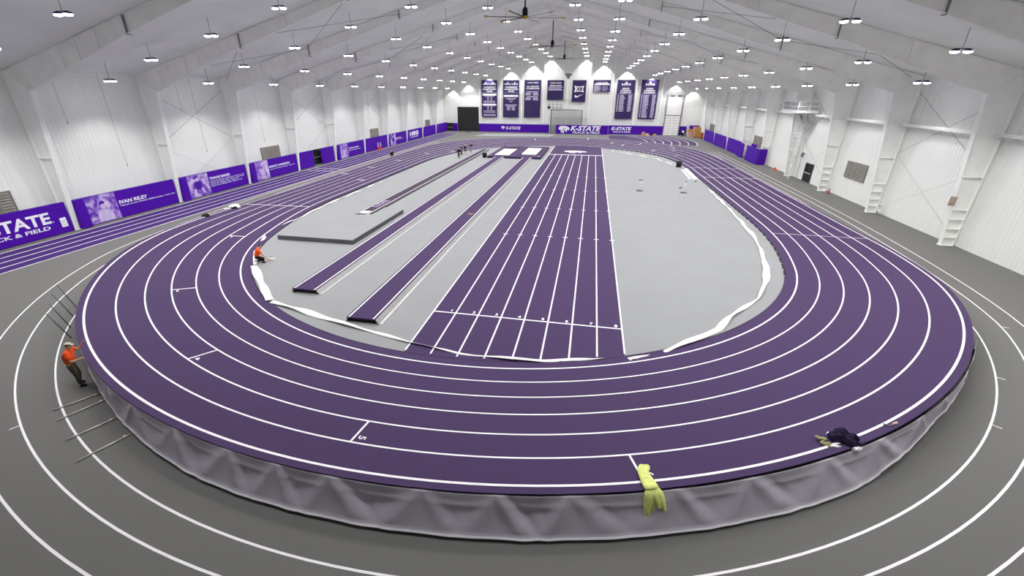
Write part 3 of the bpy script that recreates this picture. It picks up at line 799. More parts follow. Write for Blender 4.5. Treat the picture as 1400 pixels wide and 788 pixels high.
bpad(-35.6, -34.4, YP, 'small purple pad left of the black door', h=1.98)

BAN = [(-27.9, -23.9, 3.5, 12.03), (-22.4, -18.4, 3.55, 12.03), (-17.05, -13.0, 3.55, 12.06), (-11.45, -7.48, 7.63, 12.0), (-5.45, -2.2, 7.24, 12.0), (-0.53, 3.43, 9.45, 12.04), (5.05, 9.05, 3.53, 12.04), (10.5, 14.4, 3.55, 12.03)]
BLAB = ['tall purple banner nearest the black door, filled with white text blocks', 'tall purple banner, second from the black door, half filled with text', 'tall purple banner, third from the black door, text in its upper half', 'short square purple banner above the row of grey panes', 'purple banner with a roman numeral emblem and a curved tick', 'smallest wide purple banner near the middle of the far wall', 'tall purple banner with two columns ending above an empty foot', 'tall purple banner nearest the white tall door, two full columns']
YN = YB-0.36
def rows(t, x0, x1, z, h, n_, gap, m='bannertext', ragged=0.0, seed=0):
    rnd = random.Random(seed)
    for k in range(n_):
        w_ = (x1-x0)*(1-ragged*rnd.random()); zz = z-k*(h+gap)
        MB().box(x0, x0+w_, YN-0.008, YN, zz-h, zz).build('text_line', m, t)
for i, (x0, x1, z0, z1) in enumerate(BAN):
    t = thing('banner', BLAB[i], 'banner', ((x0+x1)/2, YN, z0), 0, 'purple banners on the far wall')
    MB().box(x0, x1, YN, YN+0.03, z0, z1).build('cloth', 'banner', t)
    MB().bar((x0-0.05, YN+0.015, z1), (x1+0.05, YN+0.015, z1), 0.05).build('top_bar', 'darkgrey', t)
    for q in (x0+0.3, x1-0.3):
        MB().bar((q, YN+0.02, z1), (q, YB+0.03, z1), 0.03).build('hanger', 'steel', t)
    w_ = x1-x0; c = (x0+x1)/2
    if i in (0, 1):
        for q in (-1, 1):
            btitle(t, 'K-STATE', c+q*0.9-0.75, c+q*0.9+0.75, z1-1.05, z1-0.7, YN, 'cleartext'); MB().prism([(c+q*0.9-0.2, z1-0.68), (c+q*0.9+0.2, z1-0.68), (c+q*0.9, z1-0.4)], lambda a, b, tt: (a, tt, b), YN-0.008, YN).build('print_shape', 'cleartext', t)
        btitle(t, 'CONFERENCE', c-1.5, c+1.5, z1-1.75, z1-1.4, YN, 'cleartext'); btitle(t, 'CHAMPIONSHIP', c-1.7, c+1.7, z1-2.2, z1-1.88, YN, 'cleartext'); btitle(t, 'TEAMS', c-0.8, c+0.8, z1-2.65, z1-2.32, YN, 'cleartext')
        MB().box(x0+0.2, x1-0.2, YN-0.008, YN, z1-2.85, z1-2.78).build('rule', 'bannertext', t)
        if i == 0:
            for zz in (z1-3.05, z1-5.35):
                MB().box(c-1.75, c+1.75, YN-0.008, YN, zz-0.42, zz).build('text_block', 'cleartext', t); rows(t, c-1.2, c+1.2, zz-0.5, 0.13, 1, 0.1)
                for q in (-0.55, 0.3): rows(t, c+q, c+q+0.38, zz-0.72, 0.14, 4, 0.06)
                rows(t, c-1.5, c+1.5, zz-1.6, 0.16, 2, 0.14)
            rows(t, c-1.6, c+1.6, z0+0.75, 0.16, 2, 0.12)
        else:
            MB().box(c-1.8, c+1.8, YN-0.008, YN, z1-3.75, z1-3.3).build('text_block', 'cleartext', t)
            rows(t, c-1.3, c+1.3, z1-4.0, 0.2, 1, 0.1); rows(t, c-0.7, c+0.7, z1-4.35, 0.14, 1, 0.1); rows(t, c-0.35, c+0.35, z1-4.75, 0.16, 1, 0.1)
            rows(t, c-1.5, c+1.5, z1-5.5, 0.22, 1, 0.1); rows(t, c-1.1, c+1.1, z1-5.85, 0.2, 1, 0.1)
            for q in (-1.0, 0.2): rows(t, c+q, c+q+0.8, z1-6.2, 0.16, 3, 0.06)
    elif i in (2, 3, 5):
        for q in (-1, 1): btitle(t, 'K-STATE', c+q*0.7-0.6, c+q*0.7+0.6, z1-0.75, z1-0.45, YN, 'cleartext')
        if i == 2:
            btitle(t, 'ALL-AROUND', c-1.5, c+1.5, z1-1.6, z1-1.25, YN, 'cleartext'); btitle(t, 'CHAMPIONS', c-1.6, c+1.6, z1-2.05, z1-1.72, YN, 'cleartext')
            for zz in (z1-2.5, z1-3.6): rows(t, c-1.5, c+1.5, zz, 0.22, 1, 0.1, ragged=0.2, seed=4); rows(t, c-1.75, c-0.1, zz-0.32, 0.16, 3, 0.05, ragged=0.3, seed=5); rows(t, c+0.1, c+1.75, zz-0.32, 0.16, 3, 0.05, ragged=0.3, seed=6)
        elif i == 3:
            btitle(t, 'NATIONAL RECORD', c-1.4, c+1.4, z1-1.35, z1-1.05, YN, 'cleartext'); rows(t, c-1.7, c+1.7, z1-1.45, 0.14, 1, 0.06); rows(t, c-1.75, c+1.75, z1-1.75, 0.13, 3, 0.04, ragged=0.1, seed=2)
        else:
            rows(t, c-1.75, c+1.8, z1-0.75, 0.3, 1, 0.06, m='cleartext'); rows(t, c-1.8, c-0.1, z1-1.15, 0.13, 8, 0.04, ragged=0.35, seed=8); rows(t, c+0.1, c+1.6, z1-1.3, 0.1, 4, 0.2, ragged=0.3, seed=9)
    elif i == 4:
        poly = [(-1.2, 0.75), (-0.7, 0.6), (0.0, 0.55), (0.7, 0.6), (1.2, 0.75), (0.95, 0.0), (1.2, -0.75), (0.7, -0.6), (0.0, -0.55), (-0.7, -0.6), (-1.2, -0.75), (-0.95, 0.0)]
        MB().prism([(c+a*0.98, 10.1+b*1.0) for a, b in poly], lambda a, b, tt: (a, tt, b), YN-0.01, YN).build('print_shape', 'cleartext', t)
        btitle(t, 'XII', c-0.72, c+0.72, 9.72, 10.48, YN-0.012, 'banner', bold=0.06)
        sw = [(-0.95, 0.10), (-0.98, -0.12), (-0.88, -0.34), (-0.66, -0.42), (-0.4, -0.36), (1.15, 0.36), (-0.35, -0.04), (-0.6, -0.06), (-0.72, 0.04), (-0.7, 0.16), (-0.86, 0.2)]
        MB().prism([(c+a, 8.62+b*1.1) for a, b in sw], lambda a, b, tt: (a, tt, b), YN-0.01, YN).build('print_shape', 'cleartext', t)
    else:
        MB().prism([(c-0.25, z1-0.7), (c+0.25, z1-0.7), (c+0.1, z1-0.35), (c-0.1, z1-0.35)], lambda a, b, tt: (a, tt, b), YN-0.008, YN).build('print_shape', 'cleartext', t)
        btitle(t, 'K-STATE', c-1.0, c+1.0, z1-1.15, z1-0.75, YN, 'cleartext')
        btitle(t, ('INDOOR', 'OUTDOOR')[i == 7], c-0.8, c+0.8, z1-2.0, z1-1.65, YN, 'cleartext'); btitle(t, 'CONFERENCE', c-1.2, c+1.2, z1-2.42, z1-2.1, YN, 'cleartext'); btitle(t, 'CHAMPIONS', c-1.3, c+1.3, z1-2.85, z1-2.52, YN, 'cleartext')
        MB().box(x0+0.15, x1-0.15, YN-0.008, YN, z1-3.05, z1-2.98).build('rule', 'bannertext', t)
        nn = 20 if i == 6 else 27
        rows(t, x0+0.25, x0+0.55, z1-3.2, 0.13, nn, 0.055, ragged=0.1, seed=1); rows(t, x0+0.75, x0+2.1, z1-3.2, 0.13, nn, 0.055, ragged=0.35, seed=i)
        rows(t, x0+2.75, x0+3.7, z1-3.2, 0.13, nn, 0.055, ragged=0.3, seed=i+3)
# row of eight grey panes below the square banner
t = thing('pane_panel', 'white frame of eight grey panes below the square banner', 'window', (-9.4, YB-0.1, 5.6))
MB().box(-11.4, -7.42, YB-0.14, YB-0.02, 5.55, 7.05).build('frame', 'white', t)
for r in range(2):
    for q in range(4):
        MB().box(-11.25+q*0.97, -11.25+q*0.97+0.75, YB-0.17, YB-0.14, 5.68+r*0.7, 5.68+r*0.7+0.55).build('pane', 'doorblack' if (r == 0 and q == 0) else 'pane', t)
# mast bracket in the middle of the far wall
t = thing('mast_bracket', 'white cone bracket under a flat beam above the middle post', 'bracket', (-6.55, YB-0.5, 12.2))
MB().box(-7.75, -5.4, YB-0.9, YB-0.32, 13.5, 13.75).build('beam', 'steel', t)
MB().lathe([(0.16, 0.0), (0.3, 0.25), (1.0, 1.2), (1.02, 1.25)], (-6.55, YB-0.62, 12.25), 20).build('cone', 'midgrey', t)
MB().box(-7.2, -5.9, YB-0.6, YB-0.3, 8.0, 8.12).build('shelf', 'steel', t)

# doors and louvres
def struct_empty(name, loc): o = link(bpy.data.objects.new(name, None)); o.location = loc; o['kind'] = 'structure'; return o
d = struct_empty('door_1', (-31.5, YB, 0))
MB().box(-34.4, -28.7, YB-0.16, YB-0.04, 0, 5.9).build('frame', 'darkgrey', d)
for k in range(11):
    x = -34.25+k*0.4925
    MB().box(x+0.012, x+0.48, YB-0.22-0.03*(k % 2), YB-0.16, 0.02, 5.75).build('strip', 'doorblack', d)
d = struct_empty('door_2', (-36.5, YB, 0))
MB().box(-37.9, -35.6, YB-0.1, YB-0.03, 0, 2.0).build('leaf', 'doorblack', d); MB().box(-37.7, -35.8, YB-0.16, YB-0.1, 0.85, 0.98).build('push_bar', 'alu', d)
def wall_door(name, x, s, y0, y1, h):
    d = struct_empty(name, (x, (y0+y1)/2, 0)); xa, xb = sorted((x+s*0.02, x+s*0.08))
    MB().box(xa, xb, y0, y1, 0, h).build('leaf', 'doorblack', d)
    for a, b in ((y0-0.06, y0), (y1, y1+0.06)):
        MB().box(*sorted((x, x+s*0.12)), a, b, 0, h+0.06).build('jamb', 'darkgrey', d)
    MB().box(*sorted((x, x+s*0.12)), y0-0.06, y1+0.06, h, h+0.06).build('head', 'darkgrey', d)
    MB().box(*sorted((x+s*0.08, x+s*0.16)), y0+0.1, y1-0.1, h*0.47, h*0.52).build('push_bar', 'alu', d)
    MB().box(*sorted((x+s*0.08, x+s*0.1)), y0+0.2, y0+0.7, h*0.58, h*0.93).build('glass', 'black', d)
    MB().box(*sorted((x+s*0.08, x+s*0.1)), y1-0.7, y1-0.2, h*0.58, h*0.93).build('glass', 'black', d)
wall_door('door_3', XL, 1, 57.0, 58.8, 1.95)
wall_door('door_4', XR, -1, 56.6, 58.4, 2.0)
# tall white sectional door
d = struct_empty('door_5', (18.5, YB, 0))
for x in (16.75, 20.25):
    MB().box(x-0.07, x+0.07, YB-0.5, YB-0.3, 0, 8.85).build('guide_rail', 'midgrey', d)
MB().box(16.82, 20.18, YB-0.36, YB-0.32, 4.55, 8.6).build('curtain', 'white', d)
for x in (17.3, 18.9): MB().box(x, x+1.0, YB-0.42, YB-0.36, 8.55, 8.78).build('hook_bar', 'housing', d)
MB().box(16.8, 20.2, YB-0.34, YB-0.32, 0.0, 4.55).build('backing', 'midgrey', d)
MB().box(16.8, 20.2, YB-0.44, YB-0.34, 4.42, 4.5).build('rail', 'midgrey', d)
for r in range(8):
    for q in range(3): MB().box(16.84+q*1.12, 16.84+q*1.12+1.08, YB-0.4, YB-0.34, 0.03+r*0.55, 0.03+r*0.55+0.5).build('panel', 'white', d)
def louver(x, s, y0, y1, z0, z1, label):
    t = thing('wall_louver', label, 'louver', (x, (y0+y1)/2, z0), 0, 'shuttered wall louvers')
    xx = sorted((x+s*0.03, x+s*0.10))
    MB().box(*sorted((x+s*0.03, x+s*0.06)), y0, y1, z0, z1).build('backing', 'louverdark', t)
    for a, b, c, e in ((y0-0.05, y1+0.05, z1, z1+0.06), (y0-0.05, y1+0.05, z0-0.06, z0), (y0-0.05, y0, z0, z1), (y1, y1+0.05, z0, z1)):
        MB().box(xx[0], xx[1]+0.0, a, b, c, e).build('frame', 'louver', t)
    n_ = 4; dy = (y1-y0)/n_
    for q in range(n_):
        for k in range(7):
            z = z0+0.02+k*(z1-z0)/7
            MB().add([(x+s*0.05, y0+q*dy+0.05, z+0.16), (x+s*0.05, y0+(q+1)*dy-0.05, z+0.16), (x+s*0.11, y0+(q+1)*dy-0.05, z), (x+s*0.11, y0+q*dy+0.05, z)], [(0, 1, 2, 3)]).build('slat', 'louver', t)
louver(XL, 1, 18.9, 22.3, 2.05, 3.35, 'grey louver above the lettered pad nearest the camera'); louver(XL, 1, 46.9, 50.15, 2.05, 3.35, 'grey louver above the leaping athlete pad')
louver(XL, 1, 74.75, 77.9, 2.05, 3.38, 'grey louver above the pad with the two cones'); louver(XL, 1, 102.45, 105.4, 2.03, 3.33, 'grey louver near the far corner of the left wall')
louver(XR, -1, 46.45, 49.85, 2.0, 3.4, 'large brownish louver on the bare part of the right wall'); louver(XR, -1, 74.4, 77.9, 1.95, 3.38, 'brownish louver behind the proud pads of the right wall'); louver(XR, -1, 103.3, 106.9, 1.95, 3.28, 'brownish louver near the far corner of the right wall')
# ------------------------------------------------------------------ infield equipment
def runway(name, label, x0, x1, y0, y1, h, m='track', ramp=True):
    t = thing(name, label, 'runway', ((x0+x1)/2, y0, 0))
    mb = MB(); mb.prism([(x0-0.06, h-0.06), (x0-0.06, h), (x1+0.06, h), (x1+0.06, h-0.06)], lambda a, b, tt: (a, tt, b), y0, y1); mb.build('deck', m, t)
    MB().box(x0+0.08, x1-0.08, y0+0.12, y1, 0.012, h-0.06).build('core', 'black', t)
    for x in (x0+0.05, x1-0.05): MB().box(x-0.035, x+0.035, y0+0.02, y1, h, h+0.006).build('edge_line', 'line', t)
    if ramp:
        mb = MB(); mb.prism([(x1+0.06, h-0.02), (x1+0.06, h-0.08), (x1+0.16, 0.02), (x1+0.34, 0.02), (x1+0.34, 0.035), (x1+0.2, 0.04)], lambda a, b, tt: (a, tt, b), y0+0.02, y1); mb.build('side_rail', 'alu', t)
        mb = MB(); mb.prism([(x0-0.06, h-0.02), (x0-0.06, h-0.08), (x0-0.1, 0.02), (x0-0.16, 0.02), (x0-0.16, 0.035), (x0-0.13, 0.04)], lambda a, b, tt: (a, tt, b), y0+0.02, y1); mb.build('side_rail', 'alu', t)
        for q in (x0+0.02, x1-0.02):
            MB().bar((q, y0+0.06, 0.012), (q, y0+0.06, h-0.06), 0.04).build('leg', 'black', t)
    return t
runway('jump_runway', 'raised purple runway left of the sprint lanes, leading to the nearer sand pit', -14.5, -13.26, 18.0, 68.85, 0.27)
t = runway('jump_runway', 'raised purple runway next to the sprint lanes with a yellow cross of tape', -10.14, -8.86, 15.68, 68.85, 0.27)
for a in (0.5, -0.9):
    MB().bar((-9.35-0.28*math.cos(a), 34.3-0.28*math.sin(a), 0.278), (-9.35+0.28*math.cos(a), 34.3+0.28*math.sin(a), 0.278), 0.07, 0.006).build('tape_cross', 'yellow', t)
t = runway('vault_runway', 'low narrow grey purple runway beside the left lanes ending in a white box', -18.95, -17.85, 32.9, 78.8, 0.13, 'trackside', ramp=False)
t.children[0].data.materials[0] = M['vault'] if 'vault' in M else M['track']
MB().box(-18.75, -18.05, 33.15, 33.95, 0.13, 0.145).build('plant_box', 'white', t)
put_text('lettering', 'K-STATE', 0.8, 'figlight', t, (-18.2, 35.4, 0.14), (0, 0, PI/2), width=2.6, height=0.5)
MB().box(-17.8, -17.62, 36.0, 78.8, 0.012, 0.1).build('side_board', 'darkgrey', t)
# foam slab
t = thing('landing_mat', 'large flat grey foam slab with dark grey sides on the infield', 'landing mat', (-18.2, 29, 0.012))
poly = [(-21.1, 25.72), (-15.35, 25.72), (-15.3, 34.35), (-17.2, 32.3), (-19.6, 31.6), (-21.6, 31.6)]
MB().prism(poly, lambda a, b, tt: (a, b, tt), 0.30, 0.34).build('top_sheet', 'infield', t)
MB().prism(poly, lambda a, b, tt: (a, b, tt), 0.013, 0.30).build('foam_side', 'matside', t)
# sand pits
t = thing('sand_pits', 'raised purple surround holding two covered cream sand pits', 'sand pit', (-11.6, 75, 0.012))
H = 0.3
xs = [-15.8, -15.08, -12.47, -11.03, -8.3, -7.45]
MB().box(-15.8, -7.45, 68.95, 70.5, 0.013, H).build('front_kerb', 'track', t)
MB().box(-15.8, -7.45, 68.88, 68.95, 0.013, H-0.02).build('front_board', 'navy', t)
MB().box(-15.8, -7.45, 80.8, 83.1, 0.013, H).build('rear_kerb', 'track', t)
MB().box(-15.8, -15.1, 70.5, 80.8, 0.013, H).build('side_kerb', 'track', t)
MB().box(-12.45, -11.05, 70.5, 80.8, 0.013, H).build('middle_kerb', 'track', t)
MB().box(-8.28, -7.45, 70.5, 80.8, 0.013, H).build('side_kerb', 'track', t)
MB().box(-7.45, -7.38, 68.9, 83.1, 0.013, H-0.02).build('side_board', 'navy', t)
MB().box(-15.1, -12.45, 70.5, 80.8, 0.013, 0.18).build('pit_bed', 'track', t); MB().box(-11.05, -8.28, 70.5, 80.8, 0.013, 0.18).build('pit_bed', 'track', t)
for a, b, c, e in ((-14.95, -12.6, 70.6, 78.8), (-10.9, -8.45, 72.4, 80.7)):
    MB().box(a, b, c, e, 0.18, 0.31).build('pit_cover', 'sand', t)
    for x in (a-0.12, b+0.02): MB().box(x, x+0.1, c, e, 0.18, 0.33).build('black_edge', 'black', t)
MB().box(-8.0, -7.7, 70.2, 70.4, H, H+0.02).build('number_plate', 'line', t)
# bins
def bin_(x, y, s, h, label):
    t = thing('bin', label, 'bin', (x, y, 0.012))
    mb = MB(); mb.prism([(-s/2, 0), (s/2, 0), (s/2*1.08, h), (-s/2*1.08, h)], lambda a, b, tt: (x+a, y+tt, 0.012+b), -s/2, s/2); mb.build('body', 'black', t)
    MB().box(x-s*0.58, x+s*0.58, y-s*0.58, y+s*0.58, 0.012+h, 0.012+h+0.07).build('lid', 'black', t)
    MB().box(x-s*0.3, x+s*0.3, y-s*0.56, y-s*0.5, h*0.75, h*0.9).build('handle', 'darkgrey', t)
bin_(-16.3, 69.3, 0.55, 0.62, 'black box bin standing by the corner of the sand pits'); bin_(12.25, 65.7, 0.6, 0.72, 'black box bin by the curved right edge of the infield')
# upright stands
for i, (x, y, lab) in enumerate(((5.47, 48.1, 'thin white upright stand on a flat base, nearer the sprint lanes'), (9.86, 48.0, 'thin white upright stand on a flat base, nearer the right curve'))):
    t = thing('upright_stand', lab, 'stand', (x, y, 0.012), 0, 'upright stands on the infield')
    MB().box(x-0.32, x+0.32, y-0.22, y+0.22, 0.012, 0.06).box(x-0.08, x+0.08, y-0.3, y+0.3, 0.06, 0.09).build('base', 'darkgrey', t)
    MB().tube([(x+0.1, y, 0.06), (x+0.1, y, 1.15)], 0.028, 8).build('post', 'white', t)
    MB().tube([(x+0.1, y, 1.15), (x+0.1, y, 2.0)], 0.012, 6).build('rod', 'alu', t)
    MB().box(x+0.04, x+0.18, y-0.05, y+0.05, 1.12, 1.22).build('clamp', 'midgrey', t)
# white boards stacked along the right edge
for i, (p, q, lab) in enumerate((((12.3, 62.9), (12.0, 56.0), 'long white board on the floor, nearest the sprint lanes'), ((12.75, 63.6), (12.5, 56.3), 'long white board on the floor, middle one of three'), ((13.05, 64.4), (12.85, 56.6), 'long white board on the floor beside the dark gap under the track edge'))):
    t = MB().bar((p[0], p[1], 0.05), (q[0], q[1], 0.05), 0.22, 0.07).bar((p[0], p[1], 0.095), (q[0], q[1], 0.095), 0.05, 0.02).build('trim_board', 'white'); tag(t, lab, 'board', 'loose white boards')
for i, (x, y) in enumerate(((12.0, 67.0), (11.6, 67.9), (12.35, 54.6), (6.1, 54.2), (10.0, 50.5))):
    t = MB().lathe([(0.16, 0), (0.16, 0.1), (0.06, 0.12), (0.05, 0.16)], (x, y, 0.012), 10).build('tape_roll', ('white', 'white', 'midgrey', 'midgrey', 'midgrey')[i]); tag(t, ['white tape roll behind the right bin', 'white tape roll farthest behind the right bin', 'grey tape roll at the near ends of the white boards', 'grey tape roll beyond the left upright stand', 'grey tape roll beyond the right upright stand'][i], 'tape roll')
# pale film strips lying along the infield edge
def ribbon(name, pts, wid, label, z=0.03, seed=1):
    rnd = random.Random(seed); A, B = [], []
    P = [Vector(p) for p in pts]; Q = []
    for a, b in zip(P, P[1:]):
        n_ = max(2, int((b-a).length/0.35))
        for k in range(n_): Q.append(a.lerp(b, k/n_))
    Q.append(P[-1]); tw = 0
    W_ = wid if isinstance(wid, list) else [wid]*len(P)
    for i, p in enumerate(Q):
        d = (Q[min(i+1, len(Q)-1)]-Q[max(i-1, 0)]).normalized(); nn = Vector((-d.y, d.x))
        f = i/(len(Q)-1)*(len(P)-1); k = min(int(f), len(P)-2); w_ = W_[k]+(W_[k+1]-W_[k])*(f-k)
        w_ *= 0.85+0.25*math.sin(i*0.7+seed)*math.sin(i*0.23)
        h1 = z+0.03*(1+math.sin(i*0.9+seed)); h2 = z+0.05*(1+math.cos(i*0.6+seed*2))
        A.append((p.x+nn.x*w_/2, p.y+nn.y*w_/2, h1)); B.append((p.x-nn.x*w_/2, p.y-nn.y*w_/2, h2))
    mb = MB(); mb.strip(A, B); o = mb.build(name, 'film')
    sm = o.modifiers.new('Solidify', 'SOLIDIFY'); sm.thickness = 0.012; sm.offset = 1
    return tag(o, label, 'film strip', 'white film strips around the infield')
ribbon('film_strip', [(-23.3, 47), (-23.35, 36), (-22.9, 28.5), (-22.3, 26.0), (-21.0, 23.3), (-19.2, 21.0)], [0.1, 0.12, 0.18, 0.2, 0.2, 0.22], 'thin white film strip along the left edge up to the kneeling worker', seed=4)
ribbon('film_strip', [(-19.2, 20.9), (-17.1, 18.8), (-15.0, 16.8)], [0.45, 0.5, 0.45], 'wide white film strip just below the kneeling worker', seed=5)
ribbon('film_strip', [(-14.9, 16.75), (-13.2, 16.3), (-10.5, 15.5), (-8.0, 14.85), (-6.7, 14.5), (-4.5, 14.1), (-2.4, 14.12), (-1.1, 14.25), (1.2, 14.85)], [0.3, 0.4, 0.35, 0.28, 0.12, 0.12, 0.16, 0.3, 0.06], 'white film strip across the near end of runways and sprint lanes', seed=2)
ribbon('film_strip', [(2.15, 14.95), (3.1, 15.4), (6.2, 18.2), (6.95, 19.5), (9.0, 22.0), (10.2, 24.6), (10.85, 26.6), (11.7, 30.4), (12.15, 33.2), (12.3, 35.8), (12.45, 38.3), (12.65, 42.3), (12.8, 50)], [0.28, 0.35, 0.36, 0.12, 0.4, 0.42, 0.12, 0.4, 0.3, 0.16, 0.3, 0.28, 0.2], 'long twisted white film strip around the right infield curve', seed=7)
ribbon('film_strip', [(11.6, 68.6), (10.2, 73.0), (7.6, 77.4), (3.6, 81.6)], [0.2, 0.25, 0.22, 0.15], 'white film strip along the far right infield curve', seed=9)

# ------------------------------------------------------------------ fans
for i, (y, lab) in enumerate(((44.0, 'big dark ceiling fan with yellow blade tips, nearest the camera'), (71.2, 'big ceiling fan hanging at the ridge, middle of three'), (98.2, 'big ceiling fan at the ridge nearest the far wall'))):
    z = 15.45; t = thing('ceiling_fan', lab, 'ceiling fan', (XC, y, z), 0, 'big ceiling fans')
    MB().tube([(XC, y, z+0.75), (XC, y, zceil(XC)-0.02)], 0.07, 8).build('down_rod', 'darkgrey', t)
    MB().lathe([(0.12, 0.8), (0.2, 0.7), (0.24, 0.5), (0.24, 0.2), (0.18, 0.12)], (XC, y, z), 14).build('motor', 'black', t)
    MB().lathe([(0.22, 0.14), (0.27, 0.08), (0.27, 0.02), (0.12, -0.08)], (XC, y, z), 14).build('hub', 'yellow' if i == 0 else 'darkgrey', t)
    for k in range(6):
        a = 2*PI*k/6+0.3+0.4*i; c, s = math.cos(a), math.sin(a)
        o = MB().prism([(0.25, -0.06), (3.3, -0.045), (3.3, 0.045), (0.25, 0.06)], lambda p, q, tt: (XC+c*p-s*q*1.3, y+s*p+c*q*1.3, z+0.04+tt+q*0.3), 0, 0.02).build('blade', 'darkgrey', t)
        MB().prism([(3.3, -0.08), (3.62, -0.06), (3.62, 0.08), (3.3, 0.08)], lambda p, q, tt: (XC+c*p-s*q*1.3, y+s*p+c*q*1.3, z+0.03+tt+q*0.5), 0, 0.05).build('blade_tip', 'yellow', o)
# ------------------------------------------------------------------ caged ladder and platform on the right wall
t = thing('access_platform', 'white railed platform with a caged ladder on a right wall column', 'platform', (23.9, 60.4, 0))
px0, px1, py0, py1, pz = 22.55, 24.75, 58.3, 62.7, 7.42
MB().box(px0, px1, py0, py1, pz, pz+0.26).build('deck', 'white', t)
for z in (pz+0.7, pz+1.2):
    MB().bar((px0, py0, z), (px1, py0, z), 0.05).build('rail', 'steel', t); MB().bar((px0, py0, z), (px0, py1, z), 0.05).build('rail', 'steel', t); MB().bar((px0, py1, z), (px1, py1, z), 0.05).build('rail', 'steel', t)
for x, y in ((px0, py0), (px0, 60.5), (px0, py1), (px1-0.1, py0), (23.75, py0), (px1-0.1, py1)): MB().bar((x, y, pz+0.26), (x, y, pz+1.22), 0.05).build('rail_post', 'steel', t)
MB().box(px0-0.01, px0+0.01, py0, py1, pz+0.3, pz+1.15).build('mesh_panel', 'net', t); MB().box(px0, px1, py0-0.01, py0+0.01, pz+0.3, pz+1.15).build('mesh_panel', 'net', t)
for y in (59.3, 59.75): MB().bar((23.9, y, 0.0), (23.9, y, pz+1.0), 0.06).build('ladder_rail', 'steel', t)
for k in range(25): MB().bar((23.9, 59.3, 0.35+0.3*k), (23.9, 59.75, 0.35+0.3*k), 0.03).build('rung', 'steel', t)
for k in range(6):
    z = 2.4+k*0.95
    MB().tube([(23.9-0.72*math.sin(PI*q/8), 59.525+0.36*math.cos(PI*q/8), z) for q in range(9)], 0.025, 5).build('cage_hoop', 'steel', t)
for q in (2, 4, 6): MB().bar((23.9-0.72*math.sin(PI*q/8), 59.525+0.36*math.cos(PI*q/8), 2.4), (23.9-0.72*math.sin(PI*q/8), 59.525+0.36*math.cos(PI*q/8), 7.15), 0.03).build('cage_bar', 'steel', t)
MB().bar((23.6, 60.6, pz), (24.6, 60.9, 6.2), 0.1).build('knee_strut', 'midgrey', t); MB().bar((22.7, 58.6, pz), (24.6, 58.6, 6.3), 0.1).build('knee_strut', 'midgrey', t)
t = thing('junction_box', 'small grey box on a pipe by the caged ladder column', 'junction box', (24.8, 58.9, 2.6))
MB().box(24.5, 24.75, 58.95, 59.2, 2.6, 3.1).build('box', 'midgrey', t); MB().bar((24.62, 59.08, 0), (24.62, 59.08, 2.6), 0.04).build('pipe', 'midgrey', t); MB().bar((24.7, 59.08, 2.9), (25.04, 59.08, 2.9), 0.05).build('arm', 'midgrey', t)
# small things along the right wall
t = thing('fire_extinguisher', 'small red fire extinguisher standing by the right wall', 'extinguisher', (24.45, 50.5, 0))
MB().lathe([(0.07, 0), (0.08, 0.05), (0.08, 0.38), (0.03, 0.46), (0.03, 0.5)], (24.45, 50.5, 0), 10).build('cylinder', 'red', t); MB().box(24.42, 24.48, 50.4, 50.55, 0.5, 0.56).build('handle', 'black', t)
t = thing('traffic_cone', 'low orange cone by the right wall near the ladder', 'cone', (24.6, 65.8, 0)); MB().box(24.35, 24.85, 65.55, 66.05, 0, 0.04).build('base', 'orange', t); MB().lathe([(0.2, 0.04), (0.1, 0.25), (0.04, 0.42)], (24.6, 65.8, 0), 12).build('body', 'orange', t)
for i, (x, y) in enumerate(((-36.9, 74.6), (-36.88, 75.5))):
    t = thing('marker_cone', 'tall %s cone with a red foot and white top before the plain left pad' % ('camera-side', 'farther')[i], 'cone', (x, y, 0), 0, 'red and white cones')
    MB().lathe([(0.26, 0), (0.26, 0.05), (0.17, 0.07), (0.13, 0.5)], (x, y, 0), 12).build('foot', 'red', t); MB().lathe([(0.13, 0.5), (0.06, 1.2), (0.04, 1.25)], (x, y, 0), 12).build('top', 'white', t)
t = thing('valve_pipe', 'white pipe cluster at the foot of a right wall column', 'pipe', (24.35, 42.5, 0))
MB().tube([(24.5, 42.2, 0.0), (24.5, 42.2, 0.6), (24.5, 42.0, 0.75)], 0.05, 8).build('pipe', 'white', t); MB().tube([(24.5, 42.2, 0.45), (24.5, 41.7, 0.45), (24.5, 41.7, 0.2)], 0.04, 8).build('branch', 'white', t); MB().lathe([(0.12, 0), (0.12, 0.03)], (24.5, 42.0, 0.78), 10).build('wheel', 'midgrey', t)
t = thing('wall_sign', 'small pinkish sign fixed to the nearest right wall column', 'sign', (23.85, 33.75, 2.9)); MB().box(23.55, 23.95, 33.72, 33.76, 2.75, 3.35).build('plate', 'signpink', t); MB().box(23.6, 23.9, 33.7, 33.72, 2.85, 2.9).build('print', 'midgrey', t)
# ------------------------------------------------------------------ throwing cage before the far wall
t = thing('throwing_cage', 'grey net cage on dark posts before the far wall lettering', 'net cage', (-6.4, 115, 0))
cx0, cx1, cy0, cy1, cz = -10.15, -2.62, 114.3, 115.7, 5.4
for x in (cx0, cx1):
    for y in (cy0, cy1): MB().tube([(x, y, 0), (x, y, cz)], 0.06, 8).build('post', 'darkgrey', t)
MB().tube([(cx0+(cx1-cx0)*k/8, cy0, cz+0.18*math.sin(PI*k/8)) for k in range(9)], 0.05, 6).build('top_rail', 'darkgrey', t); MB().tube([(cx0, cy1, cz), (cx1, cy1, cz)], 0.04, 6).build('top_rail', 'darkgrey', t)
for x in (cx0, cx1): MB().tube([(x, cy0, cz), (x, cy1, cz)], 0.04, 6).build('top_rail', 'darkgrey', t)
MB().box(cx0, cx1, cy1-0.005, cy1+0.005, 0.05, cz).build('net_panel', 'net', t)
